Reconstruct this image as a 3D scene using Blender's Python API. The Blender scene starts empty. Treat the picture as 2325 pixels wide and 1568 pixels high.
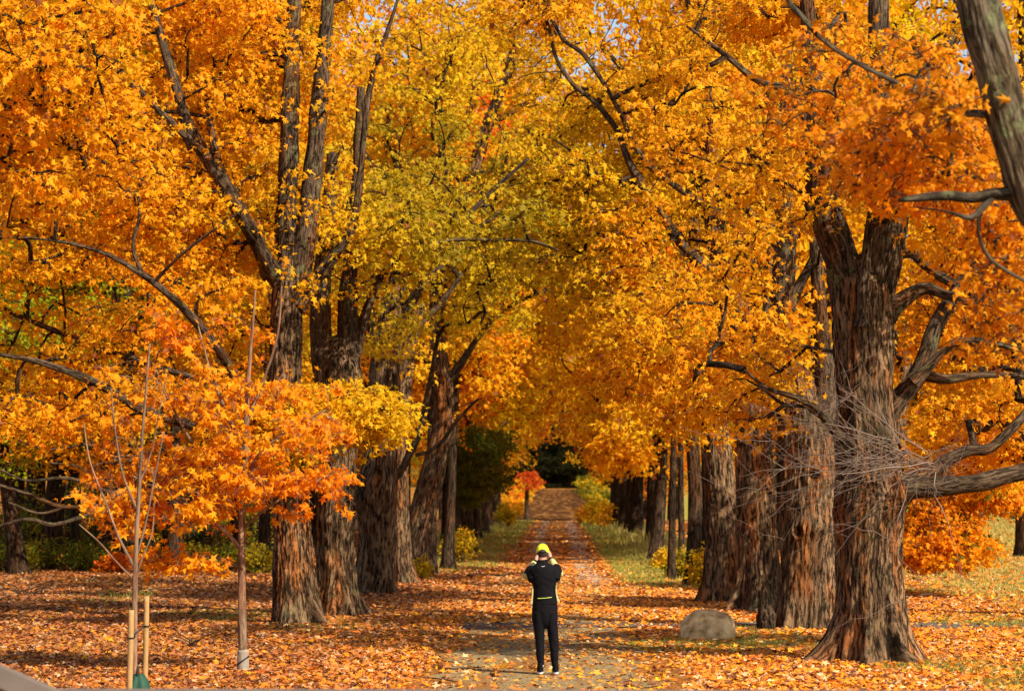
import bpy, math, random
import numpy as np
from mathutils import Vector
R = math.radians
rng = np.random.default_rng(7)
random.seed(7)
scene = bpy.context.scene
COL = scene.collection

# ------------------------------------------------------------------ camera, world, sun, exposure
CAM_Z = 2.48; F = 6458.0; CX = 1162.5; CY = 784.0; HOR = 1112.0
PITCH = math.atan((HOR - CY) / F)
cam_d = bpy.data.cameras.new('camera'); cam = bpy.data.objects.new('camera', cam_d); COL.objects.link(cam)
cam.location = (0, 0, CAM_Z); cam.rotation_euler = (R(90) + PITCH, 0, 0)
cam_d.sensor_width = 36; cam_d.lens = 100; cam_d.clip_end = 3000; cam_d.clip_start = 0.5
cam_d.dof.use_dof = True; cam_d.dof.focus_distance = 42; cam_d.dof.aperture_fstop = 3.2
scene.camera = cam
SUN_EL, SUN_AZ = 39.0, 135.0          # azimuth clockwise from +Y: behind the camera, to its right
w = bpy.data.worlds.new('World'); scene.world = w; w.use_nodes = True
nt = w.node_tree; sky = nt.nodes.new('ShaderNodeTexSky'); sky.sky_type = 'NISHITA'; sky.sun_disc = False
sky.sun_elevation = R(SUN_EL); sky.sun_rotation = R(SUN_AZ)
bg = nt.nodes['Background']; nt.links.new(sky.outputs[0], bg.inputs[0]); bg.inputs[1].default_value = 0.10
sun_d = bpy.data.lights.new('sun', 'SUN'); sun_d.energy = 5.0; sun_d.angle = R(0.5); sun_d.color = (1.0, 0.90, 0.73)
sun = bpy.data.objects.new('sun', sun_d); COL.objects.link(sun)
sdir = Vector((math.sin(R(SUN_AZ)) * math.cos(R(SUN_EL)), math.cos(R(SUN_AZ)) * math.cos(R(SUN_EL)), math.sin(R(SUN_EL))))
sun.rotation_euler = sdir.to_track_quat('Z', 'Y').to_euler(); sun.location = sdir * 200
vs = scene.view_settings; vs.view_transform = 'Standard'; vs.look = 'None'; vs.gamma = 1; vs.exposure = 0.72
cy = scene.cycles; cy.max_bounces = 6; cy.diffuse_bounces = 4; cy.glossy_bounces = 2; cy.transmission_bounces = 4
cy.transparent_max_bounces = 4; cy.use_denoising = True; cy.caustics_reflective = False; cy.caustics_refractive = False
cy.sample_clamp_indirect = 6

# ------------------------------------------------------------------ projection helpers (photo pixels, 2325 wide)
cp, sp = math.cos(PITCH), math.sin(PITCH)
def at(px, py, Y):
    a = (px - CX) / F; b = (CY - py) / F
    dx, dy, dz = a, cp - b * sp, sp + b * cp
    return np.array([dx / dy * Y, Y, CAM_Z + dz / dy * Y])
def proj(P):
    x, y, z = P[:, 0], P[:, 1], P[:, 2] - CAM_Z
    d = y * cp + z * sp; v = -y * sp + z * cp
    return CX + F * x / d, CY - F * v / d
def depth_of(py): return CAM_Z * F / (py - HOR)
def road_x(y): return 0.45 + 0.0164 * (y - 38)

# ------------------------------------------------------------------ noise
def _h(ix, iy, iz, s):
    h = (ix.astype(np.int64) * 374761393 + iy.astype(np.int64) * 668265263 + iz.astype(np.int64) * 2147483647 + s * 1274126177) & 0xFFFFFFFF
    h = ((h ^ (h >> 13)) * 1274126177) & 0xFFFFFFFF
    h = ((h ^ (h >> 16)) * 2246822519) & 0xFFFFFFFF
    return ((h ^ (h >> 15)) & 0xFFFFFF) / float(0xFFFFFF)
def vnoise(P, s=0):
    P = np.asarray(P, float); i = np.floor(P).astype(np.int64); f = P - i; f = f * f * (3 - 2 * f)
    x, y, z = i[..., 0], i[..., 1], i[..., 2]; fx, fy, fz = f[..., 0], f[..., 1], f[..., 2]
    def L(a, b, t): return a + (b - a) * t
    return L(L(L(_h(x, y, z, s), _h(x + 1, y, z, s), fx), L(_h(x, y + 1, z, s), _h(x + 1, y + 1, z, s), fx), fy),
             L(L(_h(x, y, z + 1, s), _h(x + 1, y, z + 1, s), fx), L(_h(x, y + 1, z + 1, s), _h(x + 1, y + 1, z + 1, s), fx), fy), fz)
def fbm(P, s=0, o=3):
    P = np.asarray(P, float); v = 0; a = 0.5; t = 0
    for k in range(o):
        v = v + a * vnoise(P, s + k); t += a; P = P * 2.03 + 5.3; a *= 0.5
    return v / t
def smooth(a, b, x):
    t = np.clip((x - a) / (b - a), 0, 1); return t * t * (3 - 2 * t)

# ------------------------------------------------------------------ ground height
def gz(x, y):
    x = np.asarray(x, float); y = np.asarray(y, float)
    P = np.stack([x * 0.35, y * 0.35, x * 0], -1)
    z = (fbm(P, 3, 2) - 0.5) * 0.10 * smooth(30, 60, y)
    u = (x - road_x(y))
    z = z + 0.10 * smooth(2.6, 5, np.abs(u)) * smooth(60, 90, y)
    dip = -3.2 * smooth(226, 300, y) + 3.2 * smooth(315, 335, y) * 0.55
    rise = np.clip(y - 318, 0, None) * 0.030
    side = smooth(9, 30, np.abs(u))
    far = np.where(y > 226, dip + np.minimum(rise, 12), 0)
    return z + far * (1 - 0.0 * side)

# ------------------------------------------------------------------ object helpers
def tag(o, label=None, cat=None, group=None, kind=None):
    if label: o['label'] = label
    if cat: o['category'] = cat
    if group: o['group'] = group
    if kind: o['kind'] = kind
    return o
def empty(name, loc):
    o = bpy.data.objects.new(name, None); o.location = loc; o.empty_display_size = 0.2; COL.objects.link(o); return o
def mesh_np(name, V, F_, mat, parent=None, cols=None, smooth_=False, vecs=None, ori=(0, 0, 0)):
    """F_: list of (array of faces with a fixed corner count). V already in world space; ori is removed."""
    me = bpy.data.meshes.new(name)
    V = np.asarray(V, np.float32) - np.asarray(ori, np.float32)
    if not isinstance(F_, list): F_ = [F_]
    F_ = [np.asarray(f, np.int32) for f in F_ if len(f)]
    me.vertices.add(len(V)); me.vertices.foreach_set('co', V.ravel())
    nl = sum(f.size for f in F_); nf = sum(len(f) for f in F_)
    me.loops.add(nl); me.loops.foreach_set('vertex_index', np.concatenate([f.ravel() for f in F_]))
    me.polygons.add(nf)
    tot = np.concatenate([np.full(len(f), f.shape[1], np.int32) for f in F_])
    st = np.concatenate([[0], np.cumsum(tot)[:-1]]).astype(np.int32)
    me.polygons.foreach_set('loop_start', st); me.polygons.foreach_set('loop_total', tot)
    me.polygons.foreach_set('use_smooth', np.full(nf, smooth_, bool))
    if cols is not None:
        a = me.attributes.new('Col', 'BYTE_COLOR', 'POINT')
        c = np.ones((len(V), 4), np.float32); c[:, :3] = np.clip(cols, 0, 1); a.data.foreach_set('color', c.ravel())
    if vecs is not None:
        a = me.attributes.new('bark', 'FLOAT_VECTOR', 'POINT'); a.data.foreach_set('vector', np.asarray(vecs, np.float32).ravel())
    me.update(calc_edges=True); me.validate()
    me.materials.append(mat)
    o = bpy.data.objects.new(name, me); COL.objects.link(o)
    if parent is not None: o.parent = parent
    else: o.location = ori
    return o

# ------------------------------------------------------------------ materials
def new_mat(name):
    m = bpy.data.materials.new(name); m.use_nodes = True; t = m.node_tree
    for n in list(t.nodes): t.nodes.remove(n)
    out = t.nodes.new('ShaderNodeOutputMaterial')
    return m, t, out
def N(t, k, **kw):
    n = t.nodes.new(k)
    for a, b in kw.items():
        if a.startswith('i_'):
            n.inputs[a[2:].replace('_', ' ')].default_value = b
        else: setattr(n, a, b)
    return n
def ramp(t, fac, stops):
    n = t.nodes.new('ShaderNodeValToRGB'); e = n.color_ramp.elements
    while len(e) < len(stops): e.new(0.5)
    for q, (p, c) in zip(e, stops): q.position = p; q.color = (*c, 1)
    t.links.new(fac, n.inputs[0]); return n.outputs[0]
def mixc(t, fac, a, b, mode='MIX'):
    n = t.nodes.new('ShaderNodeMix'); n.data_type = 'RGBA'; n.blend_type = mode
    for s, v in ((n.inputs[0], fac), (n.inputs[6], a), (n.inputs[7], b)):
        if isinstance(v, (int, float)): s.default_value = v
        elif isinstance(v, tuple): s.default_value = (*v, 1)
        else: t.links.new(v, s)
    return n.outputs[2]
def plain(name, col, rough=0.6, noise=None, bump=0, spec=0.4):
    m, t, out = new_mat(name); b = N(t, 'ShaderNodeBsdfPrincipled'); b.inputs['Roughness'].default_value = rough
    b.inputs['Specular IOR Level'].default_value = spec
    tc = N(t, 'ShaderNodeTexCoord'); no = N(t, 'ShaderNodeTexNoise'); no.inputs['Scale'].default_value = noise or 20
    no.inputs['Detail'].default_value = 4
    t.links.new(tc.outputs['Object'], no.inputs['Vector'])
    c = mixc(t, no.outputs[0], tuple(x * 0.7 for x in col), tuple(min(1, x * 1.3) for x in col))
    t.links.new(c, b.inputs['Base Color'])
    if bump:
        bp = N(t, 'ShaderNodeBump'); bp.inputs['Strength'].default_value = bump; bp.inputs['Distance'].default_value = 0.01
        t.links.new(no.outputs[0], bp.inputs['Height']); t.links.new(bp.outputs[0], b.inputs['Normal'])
    t.links.new(b.outputs[0], out.inputs[0]); return m
def leaf_mat(name, trans=0.48, rough=0.6, tint=False, spec=0.12):
    m, t, out = new_mat(name)
    a = N(t, 'ShaderNodeAttribute'); a.attribute_name = 'Col'; c = a.outputs['Color']
    if tint:
        oi = N(t, 'ShaderNodeObjectInfo'); c = mixc(t, 1.0, c, oi.outputs['Color'], 'MULTIPLY')
    b = N(t, 'ShaderNodeBsdfPrincipled'); b.inputs['Roughness'].default_value = rough; b.inputs['Specular IOR Level'].default_value = spec
    t.links.new(c, b.inputs['Base Color'])
    tr = N(t, 'ShaderNodeBsdfTranslucent'); hs = N(t, 'ShaderNodeHueSaturation'); hs.inputs['Saturation'].default_value = 1.0; hs.inputs['Value'].default_value = 1.15
    t.links.new(c, hs.inputs['Color']); t.links.new(hs.outputs[0], tr.inputs[0])
    mx = N(t, 'ShaderNodeMixShader'); mx.inputs[0].default_value = trans
    t.links.new(b.outputs[0], mx.inputs[1]); t.links.new(tr.outputs[0], mx.inputs[2]); t.links.new(mx.outputs[0], out.inputs[0])
    return m
def bark_mat(name, dark, mid, light, orange, bump=0.7, scale=1.0, green=0.25):
    m, t, out = new_mat(name)
    a = N(t, 'ShaderNodeAttribute'); a.attribute_name = 'bark'
    n0 = N(t, 'ShaderNodeTexNoise'); n0.inputs['Scale'].default_value = 2.5; n0.inputs['Detail'].default_value = 3; t.links.new(a.outputs['Vector'], n0.inputs[0])
    warp = mixc(t, 0.10, a.outputs['Vector'], n0.outputs[1], 'ADD')
    def ns(sc, z, det, rough=.6, src=None):
        mp = N(t, 'ShaderNodeMapping'); mp.inputs['Scale'].default_value = (1, 1, z); t.links.new(src or warp, mp.inputs[0])
        n = N(t, 'ShaderNodeTexNoise'); n.inputs['Scale'].default_value = sc; n.inputs['Detail'].default_value = det; n.inputs['Roughness'].default_value = rough
        t.links.new(mp.outputs[0], n.inputs[0]); return n.outputs[0]
    f1 = ns(24 * scale, 0.15, 7, .68); f2 = ns(70 * scale, 0.22, 4, .7); f3 = ns(9 * scale, 0.16, 3)
    crack = ramp(t, f1, [(0.42, (0, 0, 0)), (0.53, (1, 1, 1))]); pl = ramp(t, f3, [(0.36, (0.62, .60, .58)), (0.56, (1, 1, 1))])
    hg = N(t, 'ShaderNodeMath'); hg.operation = 'MULTIPLY_ADD'; t.links.new(f2, hg.inputs[0]); hg.inputs[1].default_value = 0.5; t.links.new(crack, hg.inputs[2])
    body = ramp(t, f2, [(0.28, mid), (0.74, light)])
    c = mixc(t, 1.0, mixc(t, crack, dark, body), pl, 'MULTIPLY')
    tone = ramp(t, ns(1.5, 0.35, 3, .5, a.outputs['Vector']), [(0.36, (.62, .62, .62)), (0.62, (1.18, 1.16, 1.12))]); c = mixc(t, 1.0, c, tone, 'MULTIPLY')
    k = ramp(t, ns(2.6, 0.22, 4), [(0.50, (0, 0, 0)), (0.60, (1, 1, 1))]); c = mixc(t, k, c, mixc(t, 1.0, c, orange, 'MULTIPLY'))
    n3 = N(t, 'ShaderNodeTexNoise'); n3.inputs['Scale'].default_value = 3.5; n3.inputs['Detail'].default_value = 8; n3.inputs['Roughness'].default_value = .7; t.links.new(a.outputs['Vector'], n3.inputs[0])
    g = ramp(t, n3.outputs[0], [(0.56, (0, 0, 0)), (0.64, (green, green, green))]); c = mixc(t, g, c, (0.17, 0.18, 0.08))
    b = N(t, 'ShaderNodeBsdfPrincipled'); b.inputs['Roughness'].default_value = 0.9; b.inputs['Specular IOR Level'].default_value = 0.05
    t.links.new(c, b.inputs['Base Color'])
    bp = N(t, 'ShaderNodeBump'); bp.inputs['Strength'].default_value = bump; bp.inputs['Distance'].default_value = 0.03
    t.links.new(hg.outputs[0], bp.inputs['Height']); t.links.new(bp.outputs[0], b.inputs['Normal'])
    t.links.new(b.outputs[0], out.inputs[0]); return m
M = {}
M['leaf'] = leaf_mat('maple_leaf'); M['leaf_tint'] = leaf_mat('distant_leaf', tint=True)
M['litter'] = leaf_mat('fallen_leaf', trans=0.12, rough=0.7, spec=0.15)
M['grass'] = leaf_mat('grass_blade', trans=0.3, rough=0.8, spec=0.1)
M['bark'] = bark_mat('old_maple_bark', (0.022, 0.014, 0.009), (0.140, 0.080, 0.042), (0.33, 0.205, 0.112), (1.4, 0.86, 0.50), bump=0.9)
M['bark_dark'] = bark_mat('dark_bark', (0.012, 0.008, 0.006), (0.050, 0.030, 0.018), (0.10, 0.066, 0.042), (1.2, 0.9, 0.7), green=0.15)
M['bark_limb'] = bark_mat('limb_bark', (0.022, 0.015, 0.010), (0.085, 0.052, 0.032), (0.18, 0.125, 0.08), (1.25, 0.85, 0.55), scale=1.3, green=0.6)
M['bark_smooth'] = bark_mat('young_bark', (0.14, 0.085, 0.055), (0.22, 0.135, 0.085), (0.30, 0.20, 0.13), (1.1, 0.9, 0.8), bump=0.15, scale=1.2, green=0.1)
M['bark_moss'] = bark_mat('mossy_bark', (0.03, 0.022, 0.014), (0.08, 0.062, 0.042), (0.17, 0.14, 0.10), (1.1, 0.95, 0.8), scale=0.8, green=0.9)

# ------------------------------------------------------------------ tubes and trunks
def catmull(P, step):
    P = np.asarray(P, float)
    if len(P) < 3:
        n = max(2, int(np.linalg.norm(P[-1, :3] - P[0, :3]) / step) + 1)
        t = np.linspace(0, 1, n)[:, None]; return P[0] * (1 - t) + P[-1] * t
    Q = np.vstack([2 * P[0] - P[1], P, 2 * P[-1] - P[-2]]); out = []
    for i in range(1, len(Q) - 2):
        p0, p1, p2, p3 = Q[i - 1:i + 3]; n = max(1, int(np.ceil(np.linalg.norm(p2[:3] - p1[:3]) / step)))
        t = (np.arange(n) / n)[:, None]
        out.append(0.5 * ((2 * p1) + (-p0 + p2) * t + (2 * p0 - 5 * p1 + 4 * p2 - p3) * t ** 2 + (-p0 + 3 * p1 - 3 * p2 + p3) * t ** 3))
    out.append(P[-1][None]); return np.vstack(out)
def frames(C):
    T = np.gradient(C, axis=0); T /= np.linalg.norm(T, axis=1)[:, None] + 1e-9
    ref = np.array([1.0, 0, 0]) if abs(T[0, 0]) < 0.9 else np.array([0, 0, 1.0])
    U = np.zeros_like(C); u = ref - T[0] * ref.dot(T[0]); u /= np.linalg.norm(u)
    for i in range(len(C)):
        u = u - T[i] * u.dot(T[i]); u /= np.linalg.norm(u) + 1e-9; U[i] = u
    return T, U, np.cross(T, U)
def trunk_geo(C, rad, sides, seed=0, rough=0.0, flare=0.0, ell=1.0, burls=(), lobes=5, z0=None):
    """sweep with furrows, buttressed foot and burls -> V, F, barkcoord"""
    n = len(C); T, U, W = frames(C)
    s = np.concatenate([[0], np.cumsum(np.linalg.norm(np.diff(C, axis=0), axis=1))])
    th = np.linspace(0, 2 * np.pi, sides, endpoint=False); ct, st = np.cos(th), np.sin(th)
    r = rad[:, None] * np.ones(sides)[None]
    TH, S = np.meshgrid(th, s)
    bc = np.stack([np.cos(TH) * rad[:, None], np.sin(TH) * rad[:, None], S + seed * 3.7], -1)
    if flare:
        h = S; k = 1.35 * np.exp(-h / 0.34)
        lob = 0.22 + 1.0 * np.clip(np.cos(TH * lobes + seed * 1.3 + 1.6 * np.sin(TH * 2 + seed)), 0, 1) ** 1.6 * (0.5 + 0.9 * vnoise(np.stack([np.cos(TH) * 1.5, np.sin(TH) * 1.5, TH * 0 + seed], -1), 9))
        r = r * (1 + flare * k * lob + 0.17 * np.exp(-h / 1.1)) 
    if rough:
        base = np.stack([np.cos(TH) * 2.0, np.sin(TH) * 2.0, S * 0.8 + seed], -1)
        r = r * (1 + 0.26 * rough * (fbm(base, seed, 2) - 0.5))
        fl = np.stack([np.cos(TH) * 4.2 + 0.3 * np.sin(S), np.sin(TH) * 4.2, S * 0.22 + seed], -1)
        r = r * (1 + 0.13 * rough * (fbm(fl, seed + 5, 2) - 0.5))
        fu = np.stack([bc[..., 0] * 15, bc[..., 1] * 15, S * 2.6], -1) + 2.0 * fbm(base * 2.2, seed + 8, 3)[..., None]
        ridge = 1 - np.abs(2 * fbm(fu, seed + 11, 2) - 1) * 2.2
        r = r - 0.032 * rough * np.clip(ridge, 0, 1) ** 1.5
        pl = np.stack([bc[..., 0] * 32, bc[..., 1] * 32, S * 5.0], -1); r = r + 0.014 * rough * (fbm(pl, seed + 21, 2) - 0.5)
    for (hh, an, amp, sz) in burls:
        da = np.angle(np.exp(1j * (TH - an))) * rad[:, None]; d2 = (da ** 2 + (S - hh) ** 2) / sz ** 2
        bump = amp * np.exp(-d2)
        if amp < 0: r = r + bump + 0.55 * abs(amp) * np.exp(-((np.sqrt(d2) - 1.25) ** 2) / 0.12)
        else: r = r + bump * (0.8 + 0.5 * fbm(np.stack([da * 14, S * 14, da * 0], -1), 31, 2))
    V = C[:, None] + r[..., None] * (ct[None, :, None] * U[:, None] * ell + st[None, :, None] * W[:, None])
    i = np.arange(n - 1)[:, None] * sides; j = np.arange(sides)[None]; j2 = (j + 1) % sides
    Fq = np.stack([i + j, i + j2, i + sides + j2, i + sides + j], -1).reshape(-1, 4)
    V = V.reshape(-1, 3); bc = bc.reshape(-1, 3)
    # end cap
    V = np.vstack([V, C[-1] + T[-1] * rad[-1] * 0.5]); bc = np.vstack([bc, [[0, 0, s[-1]]]])
    e = (n - 1) * sides; tri = np.stack([e + np.arange(sides), e + (np.arange(sides) + 1) % sides, np.full(sides, len(V) - 1)], -1)
    return V, Fq, tri, bc
class Acc:
    def __init__(s): s.V = []; s.Q = []; s.T = []; s.B = []; s.n = 0
    def add(s, V, Q, T, B):
        s.V.append(V); s.B.append(B)
        if Q is not None and len(Q): s.Q.append(Q + s.n)
        if T is not None and len(T): s.T.append(T + s.n)
        s.n += len(V)
    def build(s, name, mat, parent=None, ori=(0, 0, 0)):
        Fl = []
        if s.Q: Fl.append(np.vstack(s.Q))
        if s.T: Fl.append(np.vstack(s.T))
        return mesh_np(name, np.vstack(s.V), Fl, mat, parent, smooth_=True, vecs=np.vstack(s.B), ori=ori)
def tubes(P, Rr, sides=5):
    """P (n,k,3), Rr (n,k): many tubes at once"""
    n, k, _ = P.shape
    T = np.gradient(P, axis=1); T /= np.linalg.norm(T, axis=2)[..., None] + 1e-9
    ref = np.where(np.abs(T[..., 2:3]) > 0.9, np.array([1.0, 0, 0]), np.array([0, 0, 1.0]))
    U = np.cross(T, ref); U /= np.linalg.norm(U, axis=2)[..., None] + 1e-9; W = np.cross(T, U)
    th = np.linspace(0, 2 * np.pi, sides, endpoint=False)
    V = P[:, :, None] + Rr[:, :, None, None] * (np.cos(th)[None, None, :, None] * U[:, :, None] + np.sin(th)[None, None, :, None] * W[:, :, None])
    i = (np.arange(n)[:, None, None] * k + np.arange(k - 1)[None, :, None]) * sides; j = np.arange(sides)[None, None]; j2 = (j + 1) % sides
    Fq = np.stack([i + j, i + j2, i + sides + j2, i + sides + j], -1).reshape(-1, 4)
    L = np.cumsum(np.linalg.norm(np.diff(P, axis=1, prepend=P[:, :1]), axis=2), axis=1)
    B = np.stack([np.cos(th)[None, None] * Rr[..., None] + P[:, :1, :1], np.sin(th)[None, None] * Rr[..., None] + P[:, :1, 1:2], np.broadcast_to(L[..., None], Rr.shape + (sides,))], -1)
    return V.reshape(-1, 3), Fq, None, B.reshape(-1, 3)

# ------------------------------------------------------------------ leaves
def half(lx):
    return [(0, 0), (.38 * lx, -.02), (.20 * lx, .18), (.56 * lx, .48), (.17 * lx, .52), (0, 1.0)]
_p = half(1); _q = half(-1)
L0V = np.array([(x, y - .35, -0.28 * abs(x) - 0.12 * y * y) for x, y in _p + _q[1:5]])
L0F = np.array([[0, 1, 2, 3, 4, 5], [0, 5, 9, 8, 7, 6]])
L1V = np.array([(0, -.45, 0), (.42, .08, -.10), (0, .55, -.05), (-.42, .08, -.10)]); L1F = np.array([[0, 1, 2, 3]])
L2V = np.array([(0, -.4, 0), (.45, -.1, -.08), (.28, .38, -.1), (0, .12, 0.0), (-.1, .6, -.12), (-.5, .2, -.1)]); L2F = np.array([[0, 1, 2, 3], [0, 3, 4, 5]])
LOD = [(L0V, L0F), (L2V, L2F), (L1V, L1F)]
def leaf_geo(pos, nrm, size, col, lod, tip=None):
    n = len(pos); tv, tf = LOD[lod]
    nrm = nrm / (np.linalg.norm(nrm, axis=1)[:, None] + 1e-9)
    t = rng.normal(size=(n, 3)) * 0.8 if tip is None else tip + rng.normal(size=(n, 3)) * 0.5
    t = t - nrm * np.sum(t * nrm, 1)[:, None]; t /= np.linalg.norm(t, axis=1)[:, None] + 1e-9
    b = np.cross(t, nrm); asp = rng.uniform(0.55, 1.12, n); curl = rng.uniform(-0.8, 4.2, n)
    V = pos[:, None] + size[:, None, None] * (tv[None, :, 0:1] * asp[:, None, None] * b[:, None] + tv[None, :, 1:2] * t[:, None] + (tv[None, :, 2:3] * curl[:, None, None]) * nrm[:, None])
    k = len(tv); Fc = (tf[None] + (np.arange(n) * k)[:, None, None]).reshape(-1, tf.shape[1])
    return V.reshape(-1, 3), Fc, np.repeat(col, k, axis=0)
HUES = np.array([[.060, .145, .010], [.15, .14, .008], [.42, .29, .008], [.76, .47, .010], [.83, .365, .007], [.81, .25, .006], [.70, .125, .006], [.42, .03, .008]])
# 0 green .14 olive .29 yellow-olive .43 yellow .57 orange .71 deep orange .86 red-orange 1 red
def hue_rgb(h):
    h = np.clip(h, 0, 0.9999) * (len(HUES) - 1); i = h.astype(int); f = (h - i)[:, None]
    return HUES[i] * (1 - f) + HUES[np.minimum(i + 1, len(HUES) - 1)] * f
def cluster_leaves(C, per, rad, flat, size, hue, hjit, lod, seed=0, droop=0.5, up=0.55):
    """C (n,3) spray centres -> leaf arrays"""
    n = len(C); m = n * per; cc = np.repeat(C, per, 0)
    # each spray is a tilted flattened disc
    tn = rng.normal(size=(n, 3)) * 0.33 + np.array([0, 0, 1]); tn /= np.linalg.norm(tn, axis=1)[:, None]
    d = rng.normal(size=(m, 3)); d /= np.linalg.norm(d, axis=1)[:, None]; d *= (rng.random(m) ** 0.45)[:, None] * rad
    tt = np.repeat(tn, per, 0); q = np.sum(d * tt, 1)[:, None]; d = d - tt * q * (1 - flat)
    pos = cc + d; pos[:, 2] -= droop * np.sum(d[:, :2] ** 2, 1)
    nr = rng.normal(size=(m, 3)) * 0.62 + tt * up + np.array([0, -0.25, 0]) + d * 0.4
    sz = size * rng.uniform(0.45, 1.32, m)
    h = np.repeat(hue, per) + rng.normal(size=m) * hjit
    col = hue_rgb(h); col = col * rng.uniform(0.82, 1.12, m)[:, None]
    col = np.where((rng.random(m) < 0.03)[:, None], np.array([.30, .10, .03]), col)
    tip = d * 1.2 + np.array([0, 0, -0.35])
    return leaf_geo(pos, nr, sz, col, lod, tip)
# ------------------------------------------------------------------ foliage limits traced in the photo (for trees nearer than 90 m)
FX = [-400, 0, 250, 500, 570, 720, 790, 930, 1000, 1040, 1100, 1200, 1330, 1480, 1560, 1600, 1880, 1900, 2050, 2060, 2200, 2325, 2700]
FY = [1000, 1000, 985, 1000, 1075, 1075, 960, 945, 900, 940, 1000, 1060, 1085, 1110, 1010, 975, 985, 900, 960, 1120, 1140, 1130, 1130]
WIN = [(606, 694, 640, 850, 56), (690, 838, 690, 868, 70), (838, 905, 800, 868, 72), (632, 748, 190, 375, 56), (1838, 2052, 485, 1500, 44),
       (1052, 1112, 300, 400, 85), (1738, 1822, 545, 650, 54), (1588, 1650, 440, 590, 60), (975, 1010, 640, 830, 84), (1600, 1880, 985, 1400, 63),
       (2075, 2330, 1040, 1120, 41), (2050, 2190, 640, 1000, 41), (900, 1080, 890, 1100, 66), (1480, 1620, 400, 620, 52), (2180, 2330, 0, 430, 24)]
def keep(P, jit=45, use_floor=True):
    px, py = proj(P); ok = P[:, 2] > 0.8
    if use_floor: ok &= py - 40 * ((px > 560) & (px < 940)) < np.interp(px, FX, FY) + rng.normal(size=len(P)) * jit - 10
    for (a, b, c, d, dep) in WIN:
        ok &= ~((px > a) & (px < b) & (py > c) & (py < d) & (P[:, 1] < dep))
    for (a, b, c, d, dep, pr) in THIN:
        ok &= ~((px > a) & (px < b) & (py > c) & (py < d) & (P[:, 1] < dep) & (rng.random(len(P)) < pr))
    return ok
def inview(P, m=120):
    px, py = proj(P); return (px > -m) & (px < 2325 + m) & (py > -m) & (py < 1568 + m) & (P[:, 1] > 2)

def grow(limbs, clus, rtip=0.006, kmid=3, sag=0.12):
    """attach spray centres to the limb network, pipe-model radii; returns paths (n,5,3), radii (n,5)"""
    P = []; PL = []; 
    for C, r in limbs:
        P.append(C); PL.append(np.linspace(0.0, 1.0, len(C)) * 1.0)
    P = np.vstack(P); PL = np.concatenate(PL); base_n = len(P)
    d0 = np.array([np.min(np.sum((P - c) ** 2, 1)) for c in clus]); order = np.argsort(d0)
    cap = base_n + len(clus) * kmid + 5; X = np.zeros((cap, 3)); X[:base_n] = P; cost = np.zeros(cap); par = -np.ones(cap, int); load = np.zeros(cap)
    cnt = base_n; paths = []
    for ci in order:
        c = clus[ci]; dv = X[:cnt] - c; dd = np.sqrt(np.sum(dv ** 2, 1)) + 0.35 * cost[:cnt] + 0.35 * np.clip(dv[:, 2], 0, 9)
        j = int(np.argmin(dd)); a = X[j]; L = np.linalg.norm(c - a)
        ids = []; prev = j; off = rng.normal(size=3) * L * 0.09
        for q in range(1, kmid + 1):
            t = q / kmid; p = a * (1 - t) + c * t + off * math.sin(math.pi * t) + np.array([0, 0, sag * L * math.sin(math.pi * t)])
            X[cnt] = p; par[cnt] = prev; cost[cnt] = cost[prev] + L / kmid; ids.append(cnt); prev = cnt; cnt += 1
        paths.append([j] + ids)
    ld = np.zeros(cnt); 
    for p in paths: ld[p[-1]] += 1
    for k in range(cnt - 1, base_n - 1, -1):
        if par[k] >= base_n: ld[par[k]] += ld[k]
    rad = np.minimum(rtip * np.maximum(ld, 1) ** 0.5, 0.055)
    A = np.array(paths); PP = X[A]; RR = rad[A]; RR[:, 0] = RR[:, 1] * 1.15
    return PP, RR

def sample_crown(ells, n, gap=0.46, freq=0.38, seed=0):
    out = []
    for (c, r, wgt) in ells:
        k = int(n * wgt * 3.2); d = rng.normal(size=(k, 3)); d /= np.linalg.norm(d, axis=1)[:, None]; d *= (rng.random(k) ** (1 / 2.6))[:, None]
        p = np.array(c) + d * np.array(r); nz = fbm(p * np.array([freq, freq, freq * 3.0]), seed, 2)
        p = p[nz > gap]; out.append(p[:int(n * wgt)])
    return np.vstack(out)

def px_limb(pts, Y, step=0.25):
    """pts: (px, py, radius_px[, depth offset]) at depth Y -> centreline (n,3), radii"""
    a = []
    for p in pts:
        yy = Y + (p[3] if len(p) > 3 else 0); q = at(p[0], p[1], yy); a.append([*q, p[2] * yy / F])
    c = catmull(np.array(a), step); return c[:, :3], np.maximum(c[:, 3], 0.004)

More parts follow.
